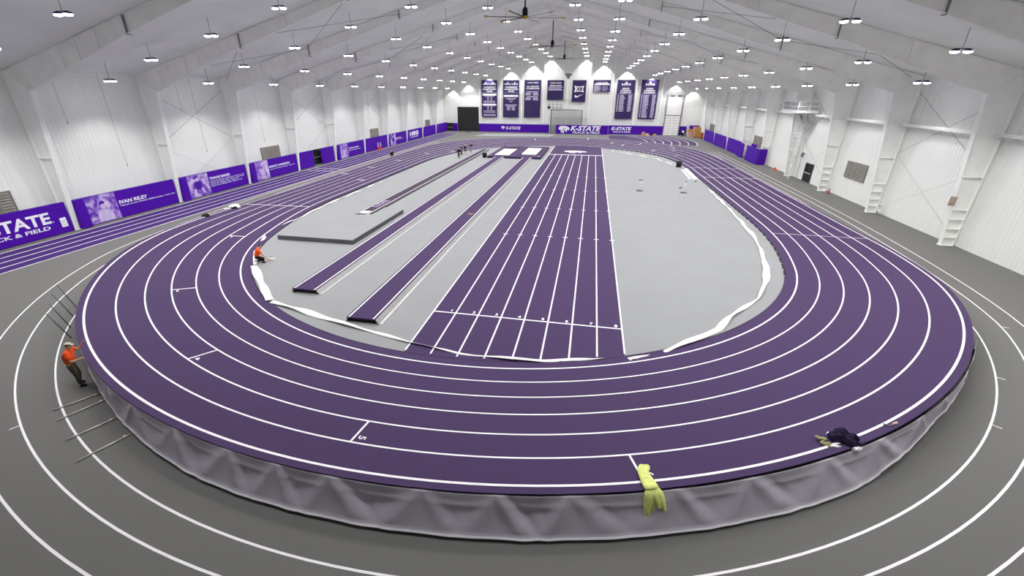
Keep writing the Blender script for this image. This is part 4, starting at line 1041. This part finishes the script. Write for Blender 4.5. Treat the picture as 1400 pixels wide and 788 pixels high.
for x in (cx0, cx1): MB().box(x-0.005, x+0.005, cy0, cy1, 0.05, cz).build('net_panel', 'net', t)
MB().box(cx0+0.05, cx0+1.25, cy0+0.1, cy0+0.5, 0.0, 1.95).build('gathered_net', 'midgrey', t)
# equipment in the far right corner
t = thing('storage_cabinet', 'tall tan wooden cabinet in the far right corner', 'cabinet', (23.55, 111.3, 0)); MB().box(22.75, 24.3, 111.2, 112.2, 0.08, 2.25).build('body', 'card', t); MB().box(22.8, 23.5, 111.15, 111.2, 0.15, 2.2).build('door', 'card', t); MB().box(23.54, 24.25, 111.15, 111.2, 0.15, 2.2).build('door', 'card', t); MB().box(22.8, 24.25, 111.25, 112.1, 0, 0.08).build('plinth', 'black', t)
t = thing('storage_box', 'reddish brown box with a pale lid beside the tan cabinet', 'box', (24.4, 109.6, 0)); MB().box(24.05, 24.85, 109.1, 110.3, 0.1, 1.2).build('body', 'brown', t); MB().box(24.0, 24.9, 109.05, 110.35, 1.2, 1.35).build('lid', 'card', t); MB().box(24.05, 24.85, 109.15, 110.25, 0, 0.1).build('plinth', 'black', t)
t = thing('storage_box', 'low pale crate left of the tan cabinet', 'box', (22.2, 112.6, 0)); MB().box(21.8, 22.6, 112.2, 113.0, 0, 1.1).build('body', 'shorts', t); MB().box(21.75, 22.65, 112.15, 113.05, 1.1, 1.7).build('upper', 'card', t)
t = thing('equipment_cart', 'dark cart piled with black and white gear in the far right corner', 'cart', (21.1, 114.2, 0))
MB().box(20.4, 21.7, 113.8, 114.7, 0.25, 0.33).build('tray', 'black', t); MB().box(20.4, 21.7, 114.62, 114.7, 0.33, 1.3).build('back', 'black', t)
for x, y in ((20.6, 113.95), (21.5, 113.95), (20.6, 114.5), (21.5, 114.5)): MB().lathe([(0.1, 0.0), (0.1, 0.25)], (x, y, 0.0), 10).build('wheel', 'white', t)
for x, z, s, m in ((20.6, 0.33, 0.5, 'jacket'), (21.1, 0.33, 0.45, 'midgrey'), (20.8, 0.83, 0.4, 'white'), (21.2, 0.8, 0.45, 'black')): MB().box(x, x+s, 113.9, 114.5, z, z+s).build('gear_case', m, t)
for i, (x, m, lab) in enumerate(((12.1, 'card', 'left'), (13.0, 'shorts', 'middle'), (14.7, 'card', 'right'))):
    t = thing('carton', '%s one of three small cartons at the foot of the far wall' % lab, 'carton', (x, 114.2, 0)); MB().box(x-0.35, x+0.35, 113.9, 114.5, 0, (0.75, 0.45, 0.35)[i]).build('body', m, t); MB().box(x-0.06, x+0.06, 113.88, 114.52, (0.75, 0.45, 0.35)[i], (0.75, 0.45, 0.35)[i]+0.01).build('tape', 'white', t)
for i, x in enumerate((13.9, 14.2)):
    t = MB().lathe([(0.12, 0), (0.14, 0.5), (0.06, 0.7), (0.07, 0.82)], (x, 114.3, 0), 10).build('bottle', 'jacket'); tag(t, '%s dark bottle between the cartons by the far wall' % ('left', 'right')[i], 'bottle')
t = thing('floor_dolly', 'small dark dolly lying before the black far door', 'dolly', (-30.6, 112.4, 0)); MB().box(-31.2, -30.0, 112.1, 112.7, 0.12, 0.2).build('deck', 'darkgrey', t)
for x, y in ((-31.1, 112.2), (-30.1, 112.2), (-31.1, 112.6), (-30.1, 112.6)): MB().lathe([(0.07, 0.0), (0.07, 0.12)], (x, y, 0), 8).build('wheel', 'black', t)
# ------------------------------------------------------------------ rods around the near bend
for i, (b, tp_) in enumerate((((-23.79, 14.4), (-24.3, 14.35)), ((-22.9, 13.6), (-23.4, 13.5)), ((-21.9, 12.75), (-22.35, 12.65)), ((-20.95, 12.05), (-21.45, 11.9)))):
    t = MB().tube([(b[0], b[1], 0), (b[0]*0.4+tp_[0]*0.6, b[1]*0.4+tp_[1]*0.6, 0.7), (tp_[0], tp_[1], 1.18)], 0.022, 6).build('upright_rod', 'darkrod'); tag(t, 'thin dark rod standing beside the left bend, %s from the worker' % NUM[4-i], 'rod', 'upright rods beside the left bend')
for i, (a, b) in enumerate((((-16.56, 8.21), (-15.9, 9.35)), ((-15.91, 7.84), (-15.38, 9.1)), ((-14.7, 7.23), (-14.15, 8.42)), ((-13.52, 6.61), (-13.02, 7.9)))):
    t = thing('floor_rod', 'pale metal rod lying on the floor under the skirt, %s from the worker' % NUM[i+1], 'rod', (a[0], a[1], 0), 0, 'rods lying on the floor')
    MB().tube([(a[0], a[1], 0.03), (b[0], b[1], 0.03)], 0.022, 6).build('tube', 'rod', t)
    MB().lathe([(0.035, 0), (0.035, 0.06)], (b[0]-0.1, b[1]-0.2, 0.0), 8).build('bracket', 'rod', t)
# thin pull cords hanging on the left wall
for i, (y, z) in enumerate(((27.3, 7.4), (30.6, 3.9), (37.4, 8.0), (39.0, 4.0), (47.6, 4.2), (74.6, 4.3))):
    t = thing('pull_cord', 'thin dark cord hanging down the left wall, %s from the camera' % NUM[i+1], 'cord', (XL+0.3, y, z), 0, 'cords on the left wall')
    MB().tube([(XL+0.3, y, z), (XL+0.3, y, zceil(XL+0.3)-0.02)], 0.009, 5).build('cord', 'cable', t); MB().lathe([(0.02, -0.08), (0.035, 0.0), (0.015, 0.05)], (XL+0.3, y, z), 8).build('pull', 'darkgrey', t)
# ------------------------------------------------------------------ people
def skin_mesh(name, V, E, R, root=0, sub=1, flat=None):
    me = bpy.data.meshes.new(name); me.from_pydata([tuple(v) for v in V], E, [])
    o = bpy.data.objects.new(name, me)
    o.modifiers.new('Skin', 'SKIN')
    for i, r in enumerate(R):
        rr = r if isinstance(r, tuple) else (r, r)
        me.skin_vertices[0].data[i].radius = rr
        me.skin_vertices[0].data[i].use_root = (i == root)
    o.modifiers['Skin'].use_smooth_shade = True
    s = o.modifiers.new('Sub', 'SUBSURF'); s.levels = sub; s.render_levels = sub
    out = bake(o); bpy.data.objects.remove(o); bpy.data.meshes.remove(me)
    return out
def join_meshes(name, ms, m):
    bm = bmesh.new()
    for q in ms: bm.from_mesh(q)
    me = bpy.data.meshes.new(name); bm.to_mesh(me); bm.free(); me.materials.append(M[m])
    for p in me.polygons: p.use_smooth = True
    return me
def chain(pts, rad):
    return [Vector(p) for p in pts], [(i, i+1) for i in range(len(pts)-1)], list(rad)
def hand(wr, el, curl=0.5, side=1):
    """palm with five separate fingers growing from the wrist away from the elbow"""
    d = (Vector(wr)-Vector(el)).normalized(); u = Vector((0, 0, 1)) if abs(d.z) < 0.8 else Vector((0, 1, 0))
    a = d.cross(u).normalized()*side; dn = a.cross(d).normalized()
    if dn.z > 0: dn = -dn
    ms = []; wr = Vector(wr)
    V, E, R = chain([wr-d*0.02, wr+d*0.04, wr+d*0.085], [(0.028, 0.02), (0.036, 0.018), (0.034, 0.015)]); ms.append(skin_mesh('palm', V, E, R, 0, 1))
    for k, (off, L) in enumerate(((-0.03, 0.062), (-0.01, 0.075), (0.01, 0.078), (0.03, 0.07))):
        p = wr+d*0.075+a*off; q = p+d*L*0.55+dn*curl*0.02; r = q+d*L*0.45*(1-curl*0.6)+dn*L*0.4*curl
        V, E, R = chain([p, q, r], [0.010, 0.009, 0.008]); ms.append(skin_mesh('finger', V, E, R, 0, 1))
    p = wr+d*0.03+a*0.028; q = p+d*0.03+a*0.03+dn*0.005; r = q+d*0.03+a*0.012+dn*0.01
    V, E, R = chain([p, q, r], [0.012, 0.010, 0.009]); ms.append(skin_mesh('thumb', V, E, R, 0, 1))
    return ms
def person(label, loc, rotz, pose, shirt, trousers, shoes='shoe', hairm='hair', cap=None, scale=1.0, sleeves='short', shorts=False, group=None, bulk=1.0):
    """joints in local space, facing +Y, 1.75 m tall when upright"""
    J = dict(pelvis=(0, 0, 0.95), waist=(0, 0.0, 1.10), chest=(0, 0.01, 1.32), neck=(0, 0.0, 1.49), headb=(0, 0.02, 1.57), head=(0, 0.035, 1.655), crown=(0, 0.02, 1.72),
             shl=(-0.19, 0, 1.42), ell=(-0.25, -0.03, 1.13), wrl=(-0.25, 0.06, 0.88), shr=(0.19, 0, 1.42), elr=(0.25, -0.03, 1.13), wrr=(0.25, 0.06, 0.88),
             hpl=(-0.095, 0, 0.91), knl=(-0.11, 0.03, 0.50), anl=(-0.12, -0.03, 0.09), tol=(-0.13, 0.13, 0.035), hpr=(0.095, 0, 0.91), knr=(0.11, 0.03, 0.50), anr=(0.12, -0.03, 0.09), tor=(0.13, 0.13, 0.035))
    J.update(pose); J = {k: Vector(v) for k, v in J.items()}
    t = thing('person', label, 'person', loc, rotz, group)
    t.scale = (scale,)*3
    def sk(names, rad, edges, root=0, sub=1):
        return skin_mesh('b', [J[n] for n in names], [(names.index(a), names.index(b)) for a, b in edges], rad, root, sub)
    def part(me, name):
        o = link(bpy.data.objects.new(name, me)); o.parent = t; return o
    core = ['pelvis', 'waist', 'chest', 'neck', 'headb', 'head', 'crown', 'shl', 'ell', 'wrl', 'shr', 'elr', 'wrr', 'hpl', 'knl', 'anl', 'hpr', 'knr', 'anr']
    rad = [(0.15, 0.11), (0.135, 0.10), (0.16, 0.11), 0.055, (0.065, 0.075), (0.08, 0.098), (0.055, 0.065), 0.062, 0.043, 0.028, 0.062, 0.043, 0.028, 0.085, 0.058, 0.04, 0.085, 0.058, 0.04]
    ed = [('pelvis', 'waist'), ('waist', 'chest'), ('chest', 'neck'), ('neck', 'headb'), ('headb', 'head'), ('head', 'crown'), ('chest', 'shl'), ('shl', 'ell'), ('ell', 'wrl'), ('chest', 'shr'), ('shr', 'elr'), ('elr', 'wrr'), ('pelvis', 'hpl'), ('hpl', 'knl'), ('knl', 'anl'), ('pelvis', 'hpr'), ('hpr', 'knr'), ('knr', 'anr')]
    body = [sk(core, rad, ed, 0, 2)]
    body += hand(J['wrl'], J['ell'], 0.6, 1)+hand(J['wrr'], J['elr'], 0.6, -1)
    hd = J['head']; fwd = (J['head']-J['headb']).cross(Vector((1, 0, 0))).normalized()
    if fwd.y < 0: fwd = -fwd
    upv = (J['crown']-J['headb']).normalized(); sd = fwd.cross(upv).normalized()
    V, E, R = chain([hd+fwd*0.075+upv*0.005, hd+fwd*0.112-upv*0.02, hd+fwd*0.085-upv*0.03], [0.012, 0.014, 0.01]); body.append(skin_mesh('nose', V, E, R, 0, 1))
    for s in (-1, 1):
        V, E, R = chain([hd+sd*0.078*s+upv*0.02, hd+sd*0.092*s-upv*0.005, hd+sd*0.08*s-upv*0.03], [0.012, 0.016, 0.01]); body.append(skin_mesh('ear', V, E, R, 0, 1))
    part(join_meshes('body', body, 'skin'), 'body')
    # face details
    mb = MB()
    for s in (-1, 1):
        p = hd+fwd*0.092+sd*0.032*s+upv*0.012; mb.lathe([(0.002, -0.008), (0.01, 0), (0.002, 0.008)], p, 8)
    mb.build('eyes', 'black', t, world=False)
    p = hd+fwd*0.09-upv*0.055; MB().bar(p-sd*0.022, p+sd*0.022, 0.012, 0.01).build('mouth', 'brown', t, world=False)
    # shirt
    J['sll'] = J['shl'].lerp(J['ell'], 0.75) if sleeves == 'short' else J['wrl'].lerp(J['ell'], 0.12)
    J['slr'] = J['shr'].lerp(J['elr'], 0.75) if sleeves == 'short' else J['wrr'].lerp(J['elr'], 0.12)
    J['hem'] = J['pelvis'].lerp(J['waist'], 0.1); J['col'] = J['chest'].lerp(J['neck'], 0.72)
    if sleeves == 'short':
        nm = ['hem', 'waist', 'chest', 'col', 'shl', 'sll', 'shr', 'slr']; rd = [(0.185, 0.145), (0.17, 0.135), (0.185, 0.14), 0.085, 0.085, 0.078, 0.085, 0.078]
        e_ = [('hem', 'waist'), ('waist', 'chest'), ('chest', 'col'), ('chest', 'shl'), ('shl', 'sll'), ('chest', 'shr'), ('shr', 'slr')]
    else:
        nm = ['hem', 'waist', 'chest', 'col', 'shl', 'ell', 'sll', 'shr', 'elr', 'slr']; rd = [(0.19, 0.15), (0.18, 0.14), (0.19, 0.145), 0.09, 0.09, 0.07, 0.05, 0.09, 0.07, 0.05]
        e_ = [('hem', 'waist'), ('waist', 'chest'), ('chest', 'col'), ('chest', 'shl'), ('shl', 'ell'), ('ell', 'sll'), ('chest', 'shr'), ('shr', 'elr'), ('elr', 'slr')]
    rd = [(r[0]*bulk, r[1]*bulk) if isinstance(r, tuple) else r*bulk for r in rd]
    part(join_meshes('shirt', [sk(nm, rd, e_, 0, 2)], shirt), 'shirt')
    # trousers or shorts
    f = 0.8 if shorts else 1.0
    J['cul'] = J['hpl'].lerp(J['knl'], f) if shorts else J['knl'].lerp(J['anl'], 0.92); J['cur'] = J['hpr'].lerp(J['knr'], f) if shorts else J['knr'].lerp(J['anr'], 0.92)
    J['belt'] = J['pelvis'].lerp(J['waist'], 0.45)
    if shorts:
        nm = ['pelvis', 'belt', 'hpl', 'cul', 'hpr', 'cur']; rd = [(0.17, 0.13), (0.16, 0.12), 0.11, 0.095, 0.11, 0.095]; e_ = [('belt', 'pelvis'), ('pelvis', 'hpl'), ('hpl', 'cul'), ('pelvis', 'hpr'), ('hpr', 'cur')]
    else:
        nm = ['pelvis', 'belt', 'hpl', 'knl', 'cul', 'hpr', 'knr', 'cur']; rd = [(0.17, 0.13), (0.16, 0.12), 0.11, 0.085, 0.07, 0.11, 0.085, 0.07]; e_ = [('belt', 'pelvis'), ('pelvis', 'hpl'), ('hpl', 'knl'), ('knl', 'cul'), ('pelvis', 'hpr'), ('hpr', 'knr'), ('knr', 'cur')]
    part(join_meshes('trousers', [sk(nm, rd, e_, 0, 2)], trousers), 'shorts' if shorts else 'trousers')
    for s in 'lr':
        a, b = J['an'+s], J['to'+s]; d = (b-a); heel = a-Vector((d.x, d.y, 0)).normalized()*0.05; heel.z = min(a.z, b.z)+0.005
        V, E, R = chain([heel, a.lerp(b, 0.35), b], [0.045, 0.052, 0.04]); part(join_meshes('shoe', [skin_mesh('s', V, E, R, 0, 1)], shoes), 'shoe')
    # hair or cap
    c = hd+upv*0.035-fwd*0.02
    V, E, R = chain([c-upv*0.05-fwd*0.035, c+upv*0.0-fwd*0.02, c+upv*0.045], [(0.075, 0.06), (0.09, 0.09), (0.07, 0.075)]); part(join_meshes('hair', [skin_mesh('h', V, E, R, 0, 2)], hairm), 'hair')
    if cap:
        V, E, R = chain([c+upv*0.015, c+upv*0.05, c+upv*0.085], [(0.098, 0.105), (0.096, 0.1), (0.06, 0.065)]); o = part(join_meshes('cap', [skin_mesh('h', V, E, R, 0, 2)], cap), 'cap')
        V, E, R = chain([c+upv*0.03+fwd*0.06, c+upv*0.022+fwd*0.16], [(0.08, 0.012), (0.06, 0.01)]); b = link(bpy.data.objects.new('brim', join_meshes('brim', [skin_mesh('h', V, E, R, 0, 1)], cap))); b.parent = o
    return t
# worker in orange reaching up to the edge of the track
reach = dict(pelvis=(0, 0.02, 0.92), waist=(0, 0.03, 1.07), chest=(0, 0.09, 1.28), neck=(0, 0.13, 1.44), headb=(0.0, 0.16, 1.51), head=(-0.0, 0.185, 1.59), crown=(0, 0.17, 1.655),
             shl=(-0.19, 0.09, 1.38), ell=(-0.33, 0.28, 1.27), wrl=(-0.30, 0.42, 1.46), shr=(0.19, 0.09, 1.37), elr=(0.30, 0.16, 1.10), wrr=(0.12, 0.34, 1.08),
             knl=(-0.12, 0.07, 0.48), anl=(-0.13, -0.02, 0.09), tol=(-0.14, 0.14, 0.035), knr=(0.13, 0.10, 0.48), anr=(0.15, 0.09, 0.09), tor=(0.16, 0.25, 0.035))
person('standing worker in an orange shirt and pale cap reaching to the track edge', (-17.15, 9.5, 0), math.radians(-50), reach, 'orange', 'camo', cap='cap', bulk=1.2)
# worker in orange kneeling at the infield edge, one arm stretched out
kneel = dict(pelvis=(0, -0.05, 0.38), waist=(0, 0.0, 0.53), chest=(0, 0.10, 0.74), neck=(0, 0.17, 0.89), headb=(0.0, 0.21, 0.95), head=(0, 0.26, 1.02), crown=(0, 0.25, 1.085),
             shl=(-0.19, 0.10, 0.83), ell=(-0.27, 0.16, 0.55), wrl=(-0.24, 0.28, 0.31), shr=(0.19, 0.12, 0.83), elr=(0.34, 0.34, 0.56), wrr=(0.42, 0.55, 0.30),
             hpl=(-0.10, -0.05, 0.35), knl=(-0.17, 0.32, 0.10), anl=(-0.16, -0.10, 0.09), tol=(-0.16, -0.25, 0.04), hpr=(0.10, -0.05, 0.35), knr=(0.19, 0.33, 0.30), anr=(0.19, 0.24, 0.09), tor=(0.2, 0.4, 0.04))
person('kneeling worker in an orange shirt at the left edge of the infield', (-19.3, 21.45, 0.012), math.radians(-55), kneel, 'orange', 'clothblack', bulk=1.15)
tl = thing('work_lamp', 'small white tool in front of the kneeling worker', 'tool', (-18.75, 22.0, 0.012)); MB().box(-18.95, -18.6, 21.9, 22.1, 0.012, 0.12).build('body', 'white', tl); MB().tube([(-18.9, 22.0, 0.12), (-18.78, 22.0, 0.26), (-18.65, 22.0, 0.12)], 0.02, 6).build('handle', 'midgrey', tl)
walk = dict(knl=(-0.1, 0.2, 0.52), anl=(-0.11, 0.2, 0.09), tol=(-0.11, 0.36, 0.04), knr=(0.1, 0.0, 0.5), anr=(0.1, -0.28, 0.11), tor=(0.1, -0.14, 0.04), ell=(-0.26, -0.12, 1.14), wrl=(-0.25, -0.1, 0.88), elr=(0.26, 0.06, 1.14), wrr=(0.25, 0.22, 0.94))
fold = dict(ell=(-0.29, 0.02, 1.16), wrl=(-0.02, 0.2, 1.17), elr=(0.29, 0.02, 1.15), wrr=(0.04, 0.22, 1.12))
GP = 'people at the far left of the infield'
person('person all in black standing nearest the runway in the far group', (-19.95, 67.3, 0.012), 0.4, {}, 'clothblack', 'clothblack', sleeves='long', scale=0.93, group=GP)
person('person in a grey top second from the left in the far group', (-20.6, 71.2, 0.012), 2.6, fold, 'clothgrey', 'jeans', sleeves='long', scale=0.92, group=GP)
person('person in black with a white cap and pale legs in the far group', (-20.2, 71.9, 0.012), -2.2, walk, 'clothblack', 'clothblack', sleeves='long', cap='white', shorts=True, scale=0.9, group=GP)
person('person in a black jacket and pale trousers at the far end of the group', (-20.0, 74.9, 0.012), 2.9, fold, 'clothblack', 'midgrey', sleeves='long', scale=0.9, group=GP)
crouch = dict(pelvis=(0, -0.12, 0.42), waist=(0, -0.06, 0.56), chest=(0, 0.06, 0.74), neck=(0, 0.15, 0.87), headb=(0, 0.2, 0.92), head=(0, 0.26, 0.97), crown=(0, 0.26, 1.03), shl=(-0.19, 0.08, 0.81), ell=(-0.25, 0.25, 0.6), wrl=(-0.15, 0.42, 0.45), shr=(0.19, 0.08, 0.81), elr=(0.25, 0.25, 0.6), wrr=(0.15, 0.42, 0.45),
              hpl=(-0.1, -0.1, 0.4), knl=(-0.16, 0.28, 0.48), anl=(-0.14, 0.0, 0.09), tol=(-0.15, 0.15, 0.04), hpr=(0.1, -0.1, 0.4), knr=(0.16, 0.28, 0.48), anr=(0.14, 0.0, 0.09), tor=(0.15, 0.15, 0.04))
person('person in black crouching on the far left lanes', (-30.85, 66.6, 0.02), -0.6, crouch, 'clothblack', 'clothblack', sleeves='long')

# ------------------------------------------------------------------ loose clothing and gloves on the track
def cloth_lump(name, c, sx, sy, sz, m, seed, parent=None, rotz=0.0):
    bm = bmesh.new(); bmesh.ops.create_icosphere(bm, subdivisions=4, radius=1.0)
    rnd = random.Random(seed); ph = [rnd.uniform(0, 6) for _ in range(6)]
    for v in bm.verts:
        x, y, z = v.co
        f = 1+0.16*math.sin(5*x+ph[0]+2*y)+0.12*math.sin(7*y-3*x+ph[1])+0.07*math.sin(13*x+9*y+ph[2])
        h = max(z, -0.25)*(1+0.25*math.sin(6*x-4*y+ph[3])+0.18*math.sin(10*y+5*x+ph[4]))
        X, Y = x*sx*f, y*sy*f
        v.co = Vector((X*math.cos(rotz)-Y*math.sin(rotz)+c[0], X*math.sin(rotz)+Y*math.cos(rotz)+c[1], h*sz+c[2]+0.3*sz))
    me = bpy.data.meshes.new(name)
    l = parent_loc(parent) if parent else Vector((0, 0, 0))
    for v in bm.verts: v.co -= l
    bm.to_mesh(me); bm.free(); me.materials.append(M[m])
    for p in me.polygons: p.use_smooth = True
    o = link(bpy.data.objects.new(name, me)); o.parent = parent; return o
def tz(x, y):
    i = ang_index(x, y); d = (Vector((x, y))-Vector(CURVE[i])).dot(NORM[i]); return Z0+BK[i]*d
def glove(name, base, d, m, parent, s=1.0):
    """flat work glove: palm, four fingers and a thumb, lying along direction d"""
    d = Vector(d).normalized(); a = Vector((0, 0, 1)).cross(d).normalized(); b = Vector(base); ms = []
    V, E, R = chain([b, b+d*0.08*s, b+d*0.16*s], [(0.05*s, 0.022*s), (0.055*s, 0.025*s), (0.05*s, 0.022*s)]); ms.append(skin_mesh('p', V, E, R, 0, 1))
    for off, L in ((-0.045, 0.09), (-0.015, 0.11), (0.015, 0.105), (0.045, 0.08)):
        p = b+d*0.15*s+a*off*s; V, E, R = chain([p, p+d*L*0.6*s+Vector((0, 0, 0.012)), p+d*L*s], [0.017*s, 0.017*s, 0.014*s]); ms.append(skin_mesh('f', V, E, R, 0, 1))
    p = b+d*0.06*s+a*0.05*s; V, E, R = chain([p, p+d*0.05*s+a*0.045*s, p+d*0.1*s+a*0.055*s], [0.018*s, 0.017*s, 0.014*s]); ms.append(skin_mesh('t', V, E, R, 0, 1))
    me = join_meshes(name, ms, m); l = parent_loc(parent) if parent else Vector((0, 0, 0))
    for v in me.vertices: v.co -= l
    o = link(bpy.data.objects.new(name, me)); o.parent = parent; return o
zt = tz(7.35, 10.75)
t = thing('jacket', 'dark purple jacket with white trim lying in a heap on the near track edge', 'jacket', (7.35, 10.7, zt))
cloth_lump('cloth', (7.42, 10.74, zt+0.02), 0.34, 0.25, 0.2, 'jacket', 3, t, rotz=-0.15)
cloth_lump('sleeve', (7.68, 10.62, zt+0.02), 0.13, 0.07, 0.07, 'jacket', 8, t, rotz=-0.4)
cloth_lump('lining', (7.62, 10.42, zt-0.0), 0.14, 0.06, 0.06, 'white', 5, t, rotz=0.35)
cloth_lump('lining', (7.12, 10.86, zt+0.03), 0.07, 0.05, 0.05, 'white', 6, t, rotz=0.8)
cloth_lump('lining', (7.5, 10.98, zt+0.03), 0.10, 0.04, 0.05, 'white', 9, t, rotz=-0.5)
zt2 = tz(6.95, 10.5)
t = cloth_lump('towel', (7.08, 10.42, zt2+0.0), 0.22, 0.06, 0.04, 'white', 13, None, rotz=0.0); tag(t, 'small white cloth between the olive gloves and the jacket', 'cloth')
t = glove('work_glove', (6.98, 10.62, zt2+0.06), (-1, 0.1, 0), 'glove', None, 1.15); tag(t, 'olive work glove lying beside the dark jacket, upper one', 'glove')
t = glove('work_glove', (7.02, 10.48, zt2+0.05), (-0.9, -0.15, 0), 'glove', None, 1.1); tag(t, 'olive work glove lying beside the dark jacket, lower one', 'glove')
zt3 = tz(9.05, 11.65)
t = thing('hand_clamp', 'small grey clamp lying on the track edge right of the jacket', 'tool', (9.05, 11.65, zt3)); MB().tube([(8.85, 11.62, zt3+0.03), (8.97, 11.55, zt3+0.03), (9.15, 11.68, zt3+0.04)], 0.018, 6).build('handle', 'midgrey', t); MB().tube([(9.08, 11.63, zt3+0.04), (9.24, 11.72, zt3+0.05)], 0.035, 8).build('grip', 'shorts', t)
# bright vest hung over the edge
def vest():
    ii = ang_index(2.03, 7.6); n_ = NORM[ii]; tg = Vector((-n_.y, n_.x)); ms = []
    if tg.x < 0: tg = -tg
    def P(d, s, z): p = Vector(CURVE[ii])+Vector((n_.x, n_.y))*d+tg*s; return Vector((p.x, p.y, z))
    ze = Z0+BK[ii]*DOUT
    zi = lambda d: Z0+BK[ii]*d
    V, E, R = chain([P(5.45, 0.1, zi(5.45)+0.05), P(5.7, 0.0, zi(5.7)+0.06), P(6.0, -0.02, zi(6.0)+0.06), P(DOUT+0.03, 0.0, ze+0.03)], [(0.09, 0.06), (0.15, 0.08), (0.18, 0.08), (0.22, 0.07)]); ms.append(skin_mesh('a', V, E, R, 0, 2))
    V, E, R = chain([P(5.75, 0.02, zi(5.7)+0.06), P(5.6, 0.16, zi(5.6)+0.05), P(5.45, 0.22, zi(5.45)+0.04)], [0.08, (0.08, 0.05), (0.08, 0.04)]); ms.append(skin_mesh('a', V, E, R, 0, 2))
    for s0, s1, z1, r in ((-0.12, -0.17, 0.40, 0.11), (-0.01, -0.02, 0.30, 0.10), (0.17, 0.27, 0.52, 0.10), (0.09, 0.13, 0.62, 0.10)):
        V, E, R = chain([P(DOUT-0.1, s0*0.5, ze+0.02), P(DOUT+0.07, s0, ze-0.05), P(DOUT+0.16, (s0+s1)/2, (ze+z1)/2), P(DOUT+0.24, s1, z1)], [(0.06, 0.05), (r, 0.05), (r*0.95, 0.05), (r*0.55, 0.035)]); ms.append(skin_mesh('a', V, E, R, 0, 2))
    me = join_meshes('hi_vis_vest', ms, 'hivis'); o = link(bpy.data.objects.new('hi_vis_vest', me))
    tag(o, 'bright yellow green vest hung over the near track edge', 'vest')
vest()
# small bags on the left lanes
def on_track(x, y):
    """slide a floor point along the sight line from the gallery until it rests on the banked surface"""
    z = 0.0
    for _ in range(8):
        f = (9.6-z)/9.6; z = tz(x*f, y*f)
    return x*f, y*f, z
bx_, by_, bz_ = on_track(-30.97, 30.0)
t = cloth_lump('backpack', (bx_, by_, bz_), 0.30, 0.2, 0.16, 'black', 21); tag(t, 'small black bag lying on the left outer track line', 'bag')
bx_, by_, bz_ = on_track(-30.75, 33.0)
t = thing('white_bag', 'white bag with a dark opening lying on the left lanes', 'bag', (bx_, by_, bz_)); cloth_lump('cloth', (bx_, by_, bz_), 0.42, 0.26, 0.24, 'white', 22, t, 0.5); cloth_lump('opening', (bx_+0.15, by_-0.25, bz_+0.02), 0.24, 0.12, 0.12, 'black', 23, t, 0.5); cloth_lump('strap', (bx_-0.45, by_-0.5, bz_), 0.22, 0.07, 0.06, 'white', 24, t, 0.6)
bpy.data.scenes.remove(TMP)
